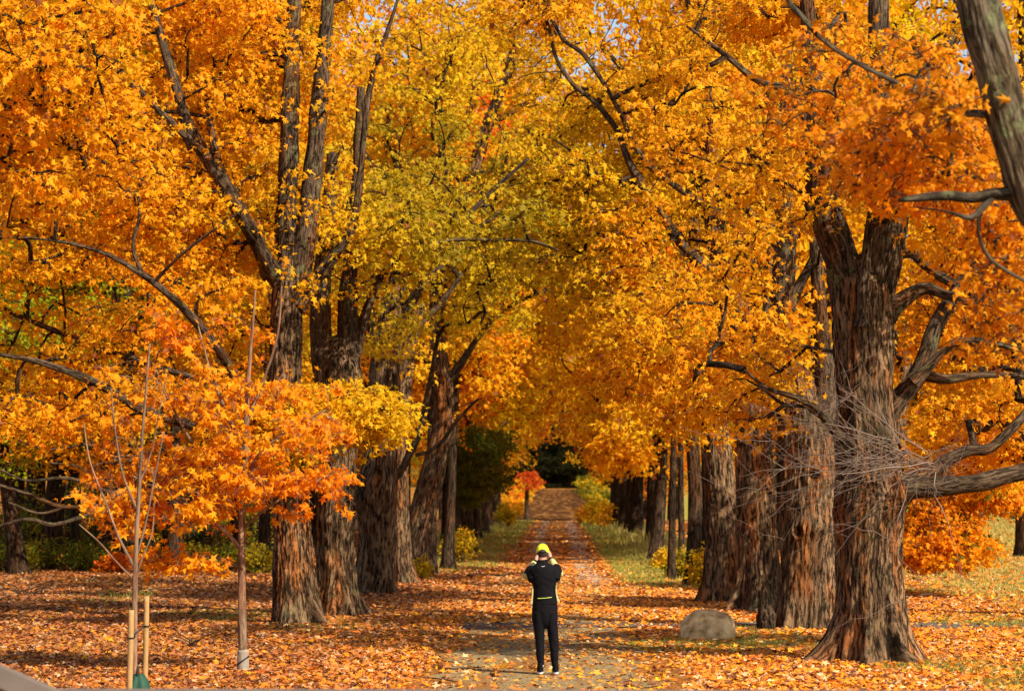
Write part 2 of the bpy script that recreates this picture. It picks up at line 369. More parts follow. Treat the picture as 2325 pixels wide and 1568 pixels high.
TREES = []; LIMBPX = []; PENDING = []
def grow_crowns():
    for f_ in PENDING: f_()
    PENDING.clear()
THIN = [(1580, 1885, 560, 985, 62, .55), (600, 840, 560, 870, 60, .35), (880, 1120, 560, 900, 79, .4), (1050, 1450, 230, 620, 56, .25)]
def maple(name, label, group, Y, trunk, limbs, ells, nclus, hue=0.55, hvar=0.07, hue_fn=None, per=46, crad=0.62, lsize=0.125, lod=0,
          sides=72, rough=1.0, flare=0.75, burls=(), lobes=5, bark='bark', limb_bark=None, seed=1, gap=0.46, cat='tree', rtip=0.0105, twigs=5,
          lobj=None, extra=None, thin=1.0, gapf=0.38, floor=True, reveal=0.8):
    """trunk and limbs traced in pixels at depth Y; crown sprays sampled in world ellipsoids"""
    C, r = px_limb(trunk, Y, 0.05 if rough > 0.5 and Y < 65 else 0.12)
    base = C[0].copy(); base[2] = float(gz(base[0], base[1])) - 0.10; C[0] = base
    root = empty(name, (base[0], base[1], base[2] + 0.10)); tag(root, label, cat, group)
    ori = (base[0], base[1], base[2] + 0.10)
    acc = Acc(); acc.add(*trunk_geo(C, r, sides, seed, rough, flare, burls=burls, lobes=lobes)); acc.build('trunk', M[bark], root, ori)
    skel = [(C[::6], r[::6])]
    sk0 = skel[0][0]; skel[0] = (sk0[sk0[:, 2] > 2.0] if (sk0[:, 2] > 2.0).any() else sk0[-2:], None)
    LB = limb_bark or ('bark_limb' if bark == 'bark' else bark)
    LIM = []
    for i, lp in enumerate(limbs):
        c, rr = px_limb(lp, Y, 0.08); a2 = Acc(); sl_ = np.concatenate([[0], np.cumsum(np.linalg.norm(np.diff(c, axis=0), axis=1))]); rr = rr * (1 + (0.55 * np.exp(-sl_ / (rr[0] * 2.2)) if .05 < rr[0] < .16 and i > 1 else 0)) * (1 + 0.22 * (vnoise(np.stack([sl_ * 1.7, sl_ * 0, sl_ * 0 + i], -1), seed) - .5))
        a2.add(*trunk_geo(c, rr, 28 if rr[0] > 0.09 else 14, seed + i + 1, 0.5 * rough if rr[0] > 0.09 else 0.3 * rough, 0))
        a2.build('limb', M[LB], root, ori); skel.append((c[::4], rr[::4])); LIM.append((c, rr))
    for c_, r_ in [(C, r)] + LIM:
        a_, b_ = proj(c_); LIMBPX.append(np.stack([a_, b_, c_[:, 1], r_ * F / c_[:, 1]], 1)[::3])
    def crown_():
        cl = sample_crown(ells, nclus, gap=gap, seed=seed, freq=gapf)
        if extra is not None: cl = np.vstack([cl, extra])
        cl = cl[keep(cl, use_floor=floor)] if Y < 95 else cl[cl[:, 2] > 2.0]
        if reveal and len(cl):
            L_ = np.vstack(LIMBPX); px_, py_ = proj(cl); hitc = np.zeros(len(cl), bool)
            for q in range(len(cl)):
                d_ = np.hypot(L_[:, 0] - px_[q], L_[:, 1] - py_[q]); hitc[q] = ((d_ < L_[:, 3] * .8 + crad * np.where(L_[:, 3] > 11, .72, .5) * F / cl[q, 1]) & (cl[q, 1] < L_[:, 2] + .3) & (L_[:, 3] > 4.2)).any()
            hitc &= ~((py_ > 865) & (py_ < 1120) & (px_ > 480) & (px_ < 935)); hitc &= ~((py_ > 600) & (py_ < 1000) & (px_ > 1500) & (px_ < 1900) & (rng.random(len(cl)) < .4)); cl = cl[~(hitc & (rng.random(len(cl)) < reveal))]
        vis = inview(cl); hid = cl[~vis]; cl = cl[vis]; hid = hid[rng.random(len(hid)) < 0.20 * thin]
        cl_all = np.vstack([cl, hid])
        PP, RR = grow([(a, b) for a, b in skel], cl_all, rtip=rtip)
        a3 = Acc(); a3.add(*tubes(PP, RR, 5 if Y < 70 else 4))
        if twigs and len(cl):
            n = len(cl) * twigs; b0 = np.repeat(cl, twigs, 0); dr = rng.normal(size=(n, 3)) * np.array([1, 1, 0.45]); dr /= np.linalg.norm(dr, axis=1)[:, None]
            L = crad * rng.uniform(0.5, 1.1, n)[:, None]; mid = b0 + dr * L * 0.5 + rng.normal(size=(n, 3)) * 0.03; e = b0 + dr * L - np.array([0, 0, 0.08])
            a3.add(*tubes(np.stack([b0, mid, e], 1), np.stack([np.full(n, .0055), np.full(n, .004), np.full(n, .0022)], 1), 3))
        a3.build('branches', M['bark_dark' if rtip > .005 else LB], root, ori)
        V = []; Q = []; Cc = []; n0 = 0
        def addl(cs, per_, rad_, sz, lod_):
            nonlocal n0
            if not len(cs): return
            h = hue + (fbm(cs * 0.45, seed + 40, 2) - 0.5) * 2 * hvar * 2
            if hue_fn is not None: h = h + hue_fn(cs)
            v, f, c = cluster_leaves(cs, per_, rad_ * 1.15, 0.20, sz, h, 0.035, lod_, seed)
            V.append(v); Q.append((f + n0)); Cc.append(c); n0 += len(v)
        addl(cl, per, crad, lsize, lod); addl(hid, 12, crad * 1.3, lsize * 2.2, 2)
        o = mesh_np('crown', np.vstack(V), Q, M['leaf'], root, np.vstack(Cc), ori=ori)
        TREES.append((name, Y, n0)); print(label, 'sprays', len(cl), len(hid))
    PENDING.append(crown_)
    return root
# ------------------------------------------------------------------ the ground sheet
def axis(core, dcore, end, g):
    a = [0.0]; s = dcore
    while a[-1] < end:
        if a[-1] > core: s *= g
        a.append(a[-1] + s)
    return np.array(a)
xp = axis(13, 0.2, 1500, 1.12); xs = np.concatenate([-xp[:0:-1], xp])
ys = [-60.0]
while ys[-1] < 2600: ys.append(ys[-1] + max(0.35, abs(ys[-1]) * 0.0065) if ys[-1] > 20 else ys[-1] + 4)
ys = np.array(ys)
GX, GY = np.meshgrid(xs, ys)
def gnoise(x, y, fx, fy, s, o=3): return fbm(np.stack([x * fx, y * fy, x * 0], -1), s, o)
def grass_amt(x, y):
    u = x - road_x(y); n = gnoise(x, y, 0.45, 0.16, 51)
    field = smooth(8.5, 11.5, u) * 0.85
    verge = smooth(1.4, 2.2, u) * (1 - smooth(4.5, 7, u)) * smooth(66, 84, y) * 1.15
    midl = smooth(1.0, 2.5, -u) * (1 - smooth(4, 7, -u)) * smooth(80, 100, y) * 0.8
    rock = np.exp(-(((x - 3.3) / 1.9) ** 2 + ((y - 46.0) / 2.2) ** 2)) * 0.9
    l1 = np.exp(-(((x + 3.6) / 1.2) ** 2 + ((y - 51.5) / 2.5) ** 2)) * 0.55 + np.exp(-(((x + 5.6) / 1.6) ** 2 + ((y - 57) / 3) ** 2)) * 0.4
    r1 = np.exp(-(((x - 5.9) / 1.5) ** 2 + ((y - 40) / 2.0) ** 2)) * 0.6
    base = smooth(0.60, 0.72, n) * 0.35
    return np.clip(np.maximum.reduce([field, verge, midl, rock, l1, r1, base]) * (0.45 + 1.1 * n), 0, 1) * (1 - (smooth(224, 240, y) * (1 - smooth(9, 14, np.abs(u)))))
def road_amt(x, y):
    u = np.abs(x - road_x(y)); e = 1.7 + 0.5 * (gnoise(x, y, 0.8, 0.35, 61) - 0.5) * 2
    return 1 - smooth(e - 0.35, e + 0.25, u)
ga = grass_amt(GX, GY); la = gnoise(GX, GY, 0.6, 0.3, 71)
GZ = gz(GX, GY)
idx = np.arange(GX.size).reshape(GX.shape)
Fg = np.stack([idx[:-1, :-1], idx[:-1, 1:], idx[1:, 1:], idx[1:, :-1]], -1).reshape(-1, 4)
m, t, out = new_mat('ground_litter_and_grass')
at_ = N(t, 'ShaderNodeAttribute'); at_.attribute_name = 'Col'; sepc = N(t, 'ShaderNodeSeparateColor'); t.links.new(at_.outputs['Color'], sepc.inputs[0])
tc = N(t, 'ShaderNodeTexCoord')
n1 = N(t, 'ShaderNodeTexNoise'); n1.inputs['Scale'].default_value = 7; n1.inputs['Detail'].default_value = 6; t.links.new(tc.outputs['Object'], n1.inputs[0])
n2 = N(t, 'ShaderNodeTexNoise'); n2.inputs['Scale'].default_value = 0.5; n2.inputs['Detail'].default_value = 4; t.links.new(tc.outputs['Object'], n2.inputs[0])
vv = N(t, 'ShaderNodeTexVoronoi'); vv.inputs['Scale'].default_value = 9; t.links.new(tc.outputs['Object'], vv.inputs[0])
lit = ramp(t, n1.outputs[0], [(0.3, (.09, .036, .012)), (0.5, (.24, .09, .025)), (0.7, (.42, .17, .045))])
vs_ = N(t, 'ShaderNodeSeparateColor'); t.links.new(vv.outputs['Color'], vs_.inputs[0])
lit = mixc(t, 0.45, lit, ramp(t, vs_.outputs[0], [(0.0, (.08, .03, .01)), (0.5, (.36, .13, .025)), (1.0, (.52, .26, .06))]))
gr = ramp(t, n1.outputs[0], [(0.3, (.10, .095, .010)), (0.5, (.26, .22, .025)), (0.72, (.50, .38, .07))])
gr = mixc(t, ramp(t, n2.outputs[0], [(0.42, (0, 0, 0)), (0.6, (.7, .7, .7))]), gr, (.36, .25, .07))
fac = N(t, 'ShaderNodeMath'); fac.operation = 'MULTIPLY_ADD'; t.links.new(n1.outputs[0], fac.inputs[0]); fac.inputs[1].default_value = 1.2; t.links.new(sepc.outputs[1], fac.inputs[2])
fr = ramp(t, fac.outputs[0], [(0.85, (0, 0, 0)), (1.15, (1, 1, 1))])
c = mixc(t, fr, lit, gr)
b = N(t, 'ShaderNodeBsdfPrincipled'); b.inputs['Roughness'].default_value = 0.95; b.inputs['Specular IOR Level'].default_value = 0.0
t.links.new(c, b.inputs['Base Color'])
bp = N(t, 'ShaderNodeBump'); bp.inputs['Strength'].default_value = 1.0; bp.inputs['Distance'].default_value = 0.06
t.links.new(n1.outputs[0], bp.inputs['Height']); t.links.new(bp.outputs[0], b.inputs['Normal']); t.links.new(b.outputs[0], out.inputs[0])
M['ground'] = m
g = mesh_np('ground', np.stack([GX, GY, GZ], -1).reshape(-1, 3), Fg, M['ground'], None,
            np.stack([GX * 0, ga, la], -1).reshape(-1, 3), True); tag(g, kind='structure')

def road_mat(name, c0, c1, c2, leafy):
    m, t, out = new_mat(name); tc = N(t, 'ShaderNodeTexCoord')
    n1 = N(t, 'ShaderNodeTexNoise'); n1.inputs['Scale'].default_value = 26; n1.inputs['Detail'].default_value = 5; t.links.new(tc.outputs['Object'], n1.inputs[0])
    mp = N(t, 'ShaderNodeMapping'); mp.inputs['Scale'].default_value = (1.1, 0.16, 1); t.links.new(tc.outputs['Object'], mp.inputs[0])
    n2 = N(t, 'ShaderNodeTexNoise'); n2.inputs['Scale'].default_value = 1.2; n2.inputs['Detail'].default_value = 5; t.links.new(mp.outputs[0], n2.inputs[0])
    c = ramp(t, n1.outputs[0], [(0.35, c0), (0.52, c1), (0.7, c2)])
    c = mixc(t, ramp(t, n2.outputs[0], [(0.5 - leafy, (0, 0, 0)), (0.62 - leafy, (.85, .85, .85))]), c, (.25, .11, .03))
    b = N(t, 'ShaderNodeBsdfPrincipled'); b.inputs['Roughness'].default_value = 0.9; b.inputs['Specular IOR Level'].default_value = 0.0
    t.links.new(c, b.inputs['Base Color'])
    bp = N(t, 'ShaderNodeBump'); bp.inputs['Strength'].default_value = 0.7; bp.inputs['Distance'].default_value = 0.02
    t.links.new(n1.outputs[0], bp.inputs['Height']); t.links.new(bp.outputs[0], b.inputs['Normal']); t.links.new(b.outputs[0], out.inputs[0])
    return m
M['earth'] = road_mat('packed_earth', (.13, .085, .04), (.27, .19, .085), (.40, .31, .17), 0.0)
M['gravel'] = road_mat('grey_gravel', (.060, .046, .034), (.14, .108, .082), (.26, .21, .165), -0.16)
M['palegravel'] = road_mat('pale_gravel', (.20, .16, .115), (.36, .30, .22), (.55, .47, .36), -0.02)
def strip(name, cx_fn, hw_fn, y0, y1, dy, lift, mat, nx=12, horizontal=False):
    yy = np.arange(y0, y1, dy) if not callable(dy) else None
    k = np.linspace(-1, 1, nx)
    jl = (fbm(np.stack([yy * 0.9, yy * 0, yy * 0], -1), 81, 3) - 0.5) * 1.3; jr = (fbm(np.stack([yy * 0.9, yy * 0 + 9, yy * 0], -1), 82, 3) - 0.5) * 1.3
    X = cx_fn(yy)[:, None] + hw_fn(yy)[:, None] * k[None] + np.where(k < 0, jl[:, None] * -k[None], jr[:, None] * k[None]) * np.minimum(1, hw_fn(yy) / 1.5)[:, None]
    Y = np.broadcast_to(yy[:, None], X.shape)
    if horizontal: X, Y = Y, X
    V = np.stack([X, Y, gz(X, Y) + lift], -1).reshape(-1, 3); ii = np.arange(X.size).reshape(X.shape)
    Fs = np.stack([ii[:-1, :-1], ii[:-1, 1:], ii[1:, 1:], ii[1:, :-1]], -1).reshape(-1, 4)
    if horizontal: Fs = Fs[:, ::-1]
    o = mesh_np(name, V, Fs, mat, smooth_=True); tag(o, kind='structure'); return o
strip('dirt_road', road_x, lambda y: 1.55 + 0.25 * np.sin(y * 0.11), 14, 58, 0.5, 0.012, M['earth'])
M['lane'] = road_mat('leafy_lane', (.17, .085, .03), (.33, .18, .065), (.46, .29, .12), .10)
strip('lane', road_x, lambda y: 1.4 + 0.25 * np.sin(y * 0.11), 57.4, 228, 0.5, 0.014, M['lane'])
M['shaderoad'] = road_mat('shade_toned_leaf_cover', (.035, .014, .006), (.08, .031, .011), (.14, .058, .022), 0.0)  # leaf brown, darkened so the far slope's shade is painted into the colour
strip('shade_toned_leafy_road', road_x, lambda y: 7.5 + 0 * y, 229, 452, 1.0, 0.012, M['shaderoad'])  # wider than the road, spreading the painted shade over the slope
strip('gravel_path', lambda x: 52.3 - 0.02 * (x - 4) ** 1 + 0.25 * np.sin(x * 0.5), lambda x: 1.15 + 0 * x + 0.3 * smooth(5, 9, x), -0.9, 60, 0.4, 0.020, M['gravel'], horizontal=True)
strip('wheel_track', lambda y: road_x(y) + 1.0, lambda y: 0.36 + 0.1 * np.sin(y * .2), 74, 224, 0.5, 0.024, M['palegravel'], nx=6)
strip('wheel_track', lambda y: road_x(y) - 0.8, lambda y: 0.24 + 0.08 * np.sin(y * .3), 110, 224, 0.5, 0.024, M['palegravel'], nx=6)

# ------------------------------------------------------------------ fallen leaves (nobody could count them)
def litter(y0, y1, dens, size, lod, ws=0.20, dmask=1.0):
    n = int((y1 - y0) * (y0 + y1) / 2 * 2 * ws * dens); y = np.sqrt(rng.uniform(y0 ** 2, y1 ** 2, n)); x = rng.uniform(-ws, ws, n) * y
    u = x - road_x(y); ro = road_amt(x, y); gg = grass_amt(x, y); nz = gnoise(x, y, 0.7, 0.35, 91); nz2 = gnoise(x, y, 2.2, 0.8, 92)
    p = 0.95 - 0.80 * gg
    roadp = np.interp(y, [30, 44, 49, 50.5, 54, 56, 80, 110, 226], [.20, .16, .24, .12, .14, .70, .85, .75, .6])
    p = np.where(ro > 0.5, roadp * (0.4 + 1.2 * nz), p)
    cross = (y > 50.9) & (y < 53.8) & (x > -0.9); p = np.where(cross, np.where(u > 5.5, 0.04, 0.14) + 0.4 * np.clip(nz2 - .45, 0, 1), p)
    p = p * np.clip(0.35 + 1.3 * nz2, 0.3, 1.1)
    p = np.where(u > 8.8, 0.30 + 0.25 * nz, p)
    k = rng.random(n) < p; x, y = x[k], y[k]; n = len(x); u = x - road_x(y)
    h = rng.normal(0.69, 0.09, n) + 0.12 * (gnoise(x, y, 0.3, 0.12, 95) - 0.5)
    col = hue_rgb(np.clip(h, 0.35, 0.86))
    brown = np.array([.50, .17, .055]); kb = np.clip(rng.random(n)[:, None] * np.interp(u, [-9, -3, 0, 8], [1.7, 1.0, .45, .55])[:, None] + .2 * smooth(52, 66, y)[:, None] * (u < 8)[:, None], 0, 1)
    col = col * (1 - kb) + brown * kb
    pale = rng.random(n) < 0.16; col[pale] = np.array([.72, .42, .20]); dk = rng.random(n) < 0.16; col[dk] = np.array([.15, .05, .02])
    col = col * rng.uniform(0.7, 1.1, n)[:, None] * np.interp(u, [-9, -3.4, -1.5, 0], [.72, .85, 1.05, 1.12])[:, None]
    pos = np.stack([x, y, gz(x, y) + 0.022 + rng.random(n) * 0.04 * (1 - road_amt(x, y) * .7)], -1)
    nr = rng.normal(size=(n, 3)) * 0.30 + np.array([0, -0.06, 1])
    return leaf_geo(pos, nr, size * rng.uniform(0.65, 1.25, n), col, lod)
parts = [litter(31, 47, 230, 0.105, 0), litter(47, 66, 170, 0.11, 1), litter(66, 110, 70, 0.13, 2), litter(110, 226, 18, 0.19, 2, 0.2)]
V = np.vstack([p[0] for p in parts]); o0 = 0; Fl = []
for p in parts: Fl.append(p[1] + o0); o0 += len(p[0])
lo = mesh_np('fallen_leaves', V, Fl, M['litter'], None, np.vstack([p[2] for p in parts])); tag(lo, kind='stuff')

# ------------------------------------------------------------------ grass
def blades(x, y, h, wd, col, lean=0.35):
    n = len(x); a = rng.uniform(0, 2 * np.pi, n); z = gz(x, y); dx, dy = np.cos(a), np.sin(a)
    l = rng.normal(size=(n, 2)) * lean * h[:, None]; b = np.stack([x, y, z], -1)
    s = np.stack([dx * wd, dy * wd, 0 * x], -1); mid = b + np.stack([l[:, 0] * .35, l[:, 1] * .35, h * .6], -1); tip = b + np.stack([l[:, 0], l[:, 1], h], -1)
    V = np.stack([b - s, b + s, mid - s * .7, mid + s * .7, tip], 1).reshape(-1, 3); i = np.arange(n)[:, None] * 5
    return V, i + np.array([[0, 1, 3, 2]]), i + np.array([[2, 3, 4]]), np.repeat(col, 5, 0)
def grass_field(n, y0, y1, ws, hfn, colfn, thr, wd):
    y = np.sqrt(rng.uniform(y0 ** 2, y1 ** 2, n)); x = rng.uniform(-ws, ws, n) * y; gg = grass_amt(x, y) * (1 - road_amt(x, y) * 0.9)
    tall = np.exp(-(((x - road_x(y)) - 4.3) / 1.1) ** 2) * smooth(82, 105, y) + 0.8 * np.exp(-(((x - road_x(y)) + 5.0) / 1.0) ** 2) * smooth(70, 95, y)
    k = rng.random(n) < np.maximum(np.clip(gg - thr, 0, 1) * 1.6, tall); x, y, tall = x[k], y[k], tall[k]; n = len(x)
    h = rng.uniform(.5, 1.2, n) * hfn(x, y) * (1 + 3.0 * tall)
    t_ = np.clip(rng.random(n) * 0.7 + 0.5 * tall + 0.35 * smooth(8.5, 11, x - road_x(y)), 0, 1)[:, None]
    col = np.array([.19, .23, .02]) * (1 - t_) + np.array([.55, .42, .13]) * t_; col = col * rng.uniform(.7, 1.2, n)[:, None]
    return blades(x, y, h, wd * (1 + 0 * x)[:, None][:, 0], col)
gp = [grass_field(520000, 33, 62, .20, lambda x, y: 0.065 + 0 * x, None, 0.16, 0.005), grass_field(160000, 62, 120, .20, lambda x, y: 0.10 + 0 * x, None, 0.15, 0.012),
      grass_field(90000, 120, 226, .20, lambda x, y: 0.16 + 0 * x, None, 0.1, 0.028)]
V = []; Q = []; T_ = []; Cc = []; o0 = 0
for v, q, t3, c_ in gp: V.append(v); Q.append(q + o0); T_.append(t3 + o0); Cc.append(c_); o0 += len(v)
go = mesh_np('grass', np.vstack(V), [np.vstack(Q), np.vstack(T_)], M['grass'], None, np.vstack(Cc)); tag(go, kind='stuff')

# ------------------------------------------------------------------ the rows of old maples
def E(px, py, Y, rx, rz, ry, w):
    s = Y / F; return (at(px, py, Y), (rx * s, ry, rz * s), w)
GL = 'old maples in the row left of the road'; GR = 'old maples in the row right of the road'
olive = lambda a, b, amt: (lambda P: -amt * smooth(a, a + 200, proj(P)[0]) * (1 - smooth(b, b + 200, proj(P)[0])) * smooth(180, 380, proj(P)[1]) * (1 - smooth(620, 800, proj(P)[1])))
maple('maple_tree', 'nearest old maple of the left row, twin straight dark stems above its fork', GL, 52.9,
      [(676, 1416, 50), (668, 1300, 45), (662, 1150, 41), (652, 1000, 40), (648, 850, 38), (650, 720, 36), (658, 640, 34)],
      [[(656, 660, 30), (650, 520, 25), (655, 370, 23), (660, 200, 20), (668, 0, 17), (672, -260, 12)],
       [(672, 680, 28), (697, 520, 25), (712, 370, 22), (728, 200, 19), (745, 0, 16), (765, -260, 11)],
       [(672, 690, 18), (712, 640, 16), (752, 590, 14), (800, 515, 11), (818, 400, 8), (840, 200, 7), (890, 40, 5), (930, -90, 4)],
       [(646, 670, 20), (600, 580, 17), (540, 460, 13), (495, 370, 10, -1), (470, 230, 7, -1)],
       [(620, 620, 19), (520, 440, 18, -1.5), (435, 300, 15, -2), (395, 180, 12, -2), (342, 0, 9, -2), (310, -120, 7, -2)],
       [(440, 330, 9, -2), (350, 240, 8, -2.4), (280, 170, 7, -2.7), (200, 115, 5, -3), (90, 50, 3, -3)],
       [(636, 1030, 15), (560, 900, 13, -2), (500, 800, 11, -3), (440, 725, 10, -3.5), (385, 670, 9, -4), (318, 620, 8, -4), (230, 572, 6, -4), (115, 545, 4, -4), (0, 538, 3, -4)],
       [(325, 626, 5, -4), (302, 560, 4.5, -4), (318, 480, 4, -4), (300, 400, 3, -4)],
       [(345, 645, 5, -4), (415, 575, 4.5, -4.4), (500, 512, 3.5, -4.6), (560, 470, 2.5, -4.6)],
       [(632, 1060, 15), (520, 1000, 13, -1.5), (420, 960, 12, -2), (320, 928, 12, -2.5), (220, 870, 10, -3), (90, 822, 7, -3), (-30, 800, 5, -3)],
       [(560, 900, 9, -2), (440, 860, 9, -1), (350, 830, 8, -.5), (230, 790, 7), (110, 745, 6), (0, 700, 5)]],
      [E(330, 420, 52, 470, 520, 4.5, 0.62), E(120, 780, 50.5, 330, 260, 3, 0.18), E(640, 200, 53.5, 260, 420, 3.5, 0.2), E(420, 0, 53, 420, 70, 3, 0.08), E(610, 1000, 50.5, 130, 75, 1, 0.06), E(480, 860, 50, 260, 80, 2, 0.05), E(610, 950, 50.5, 120, 60, 1, 0.05)], 1100,
      hue=0.55, hvar=0.07, sides=128, burls=[(3.6, 4.2, 0.05, 0.3)], lobes=4, seed=2, hue_fn=lambda P: -0.08 * smooth(500, 900, proj(P)[0]))
maple('maple_tree', 'second old maple of the left row, orange-brown bark foot spreading to the right', GL, 55.6,
      [(770, 1402, 46), (765, 1300, 43), (763, 1180, 42), (765, 1050, 43), (766, 950, 48), (766, 860, 56), (766, 810, 46), (770, 770, 28)],
      [[(740, 870, 28), (728, 760, 26), (730, 640, 22), (745, 500, 18), (755, 350, 14)],
       [(790, 870, 30), (792, 780, 27), (790, 680, 22), (800, 550, 18), (812, 400, 14), (820, 200, 10)],
       [(805, 800, 13), (822, 740, 12), (845, 670, 10), (858, 640, 9), (900, 590, 9), (950, 560, 9), (1010, 515, 8), (1060, 490, 7), (1110, 440, 6), (1200, 360, 4)],
       [(950, 560, 6), (1030, 545, 5.5), (1120, 545, 5), (1210, 548, 4), (1270, 570, 3)]],
      [E(820, 520, 53.5, 230, 260, 3, 0.42), E(780, 935, 52.3, 165, 55, 1.2, 0.34), E(960, 480, 54, 280, 130, 2.5, 0.36)], 620,
      hue=0.47, hvar=0.07, sides=128, burls=[(2.0, 4.5, 0.06, 0.22), (0.5, 4.0, 0.05, 0.3)], seed=3, hue_fn=olive(750, 1400, 0.17), flare=0.85)
maple('maple_tree', 'third old maple of the left row, with bulging burl and pale forked side limb', GL, 68.7,
      [(850, 1348, 40), (853, 1240, 38), (856, 1140, 44), (860, 1060, 42), (866, 960, 38), (872, 850, 36), (884, 740, 28), (905, 620, 20)],
      [[(880, 1098, 11), (910, 1068, 10), (935, 1020, 9.5), (955, 970, 9), (968, 910, 8), (980, 850, 7), (995, 760, 5)],
       [(943, 1033, 6), (975, 1024, 5.5), (1005, 1000, 5), (1030, 965, 4.5), (1060, 930, 3.5), (1085, 905, 3)],
       [(880, 800, 18), (915, 720, 15), (950, 660, 12), (1000, 600, 10), (1060, 540, 8), (1150, 470, 5)]],
      [E(950, 500, 67, 260, 300, 4, 0.7), E(900, 780, 65.5, 90, 110, 2, 0.3)], 520,
      hue=0.42, hvar=0.07, sides=110, burls=[(2.75, 4.6, 0.20, 0.36), (2.3, 3.9, 0.12, 0.3), (0.55, 4.7, 0.10, 0.4)], lobes=3, seed=4, hue_fn=olive(700, 1500, 0.12), flare=0.9)
maple('maple_tree', 'grey-brown maple standing close behind the burled third tree of the left row', GL, 75,
      [(912, 1326, 27), (906, 1200, 25), (902, 1080, 26), (905, 960, 24), (915, 860, 20), (935, 760, 16), (955, 690, 12)],
      [[(925, 800, 10), (960, 730, 9), (1000, 690, 7), (1050, 620, 5)]], [E(980, 300, 76, 260, 320, 4, 0.8), E(960, 780, 75, 90, 100, 2, .2)], 420,
      hue=0.46, sides=80, rough=0.9, seed=5, flare=0.5, burls=[(1.5, 4.7, 0.12, 0.18)], per=34, lsize=0.15, twigs=4)
maple('maple_tree', 'tall maple of the left row whose bare trunk tilts right and reappears high up', GL, 81,
      [(938, 1312, 34), (948, 1230, 31), (968, 1130, 29), (990, 1040, 27), (1006, 960, 25), (1008, 890, 23), (998, 820, 22), (990, 740, 20), (998, 650, 19), (1022, 560, 19), (1050, 460, 18), (1082, 370, 16), (1105, 290, 14), (1140, 200, 12), (1175, 90, 11), (1200, -60, 9)],
      [[(1002, 890, 10), (1050, 820, 9), (1090, 760, 7), (1150, 700, 5), (1240, 660, 4), (1330, 640, 3)], [(1040, 490, 9), (990, 440, 8), (960, 380, 6), (930, 280, 5)],
       [(1110, 280, 8), (1170, 250, 7), (1240, 200, 5), (1300, 130, 4)]],
      [E(1130, 330, 80, 240, 330, 4, 0.6), E(1080, 640, 79, 170, 130, 3.5, 0.25), E(1230, 480, 79, 170, 110, 3, .2), E(1180, 20, 80, 330, 90, 3, .15)], 660,
      hue=0.47, sides=80, rough=0.8, seed=6, flare=0.5, per=34, lsize=0.15, twigs=4, hue_fn=olive(750, 1500, 0.15))
maple('maple_tree', 'slim dark straight maple left of the road beyond the leaning one', GL, 83, [(976, 1311, 15), (978, 1200, 13), (980, 1050, 12), (982, 900, 10), (985, 760, 8)], [],
      [E(1000, 650, 84, 120, 220, 3, 1)], 160, hue=0.5, sides=32, rough=0.4, seed=7, flare=0.3, bark='bark_dark', per=30, lsize=0.16, twigs=3)
maple('maple_tree', 'slim dark maple standing alone nearest the road edge on the left', GL, 88, [(1017, 1294, 14), (1021, 1180, 12), (1026, 1050, 11), (1032, 920, 10), (1038, 780, 8)], [],
      [E(1060, 700, 88, 140, 240, 3, 1)], 200, hue=0.55, sides=32, rough=0.4, seed=8, flare=0.4, bark='bark_dark', per=30, lsize=0.17, twigs=3)

twr = []
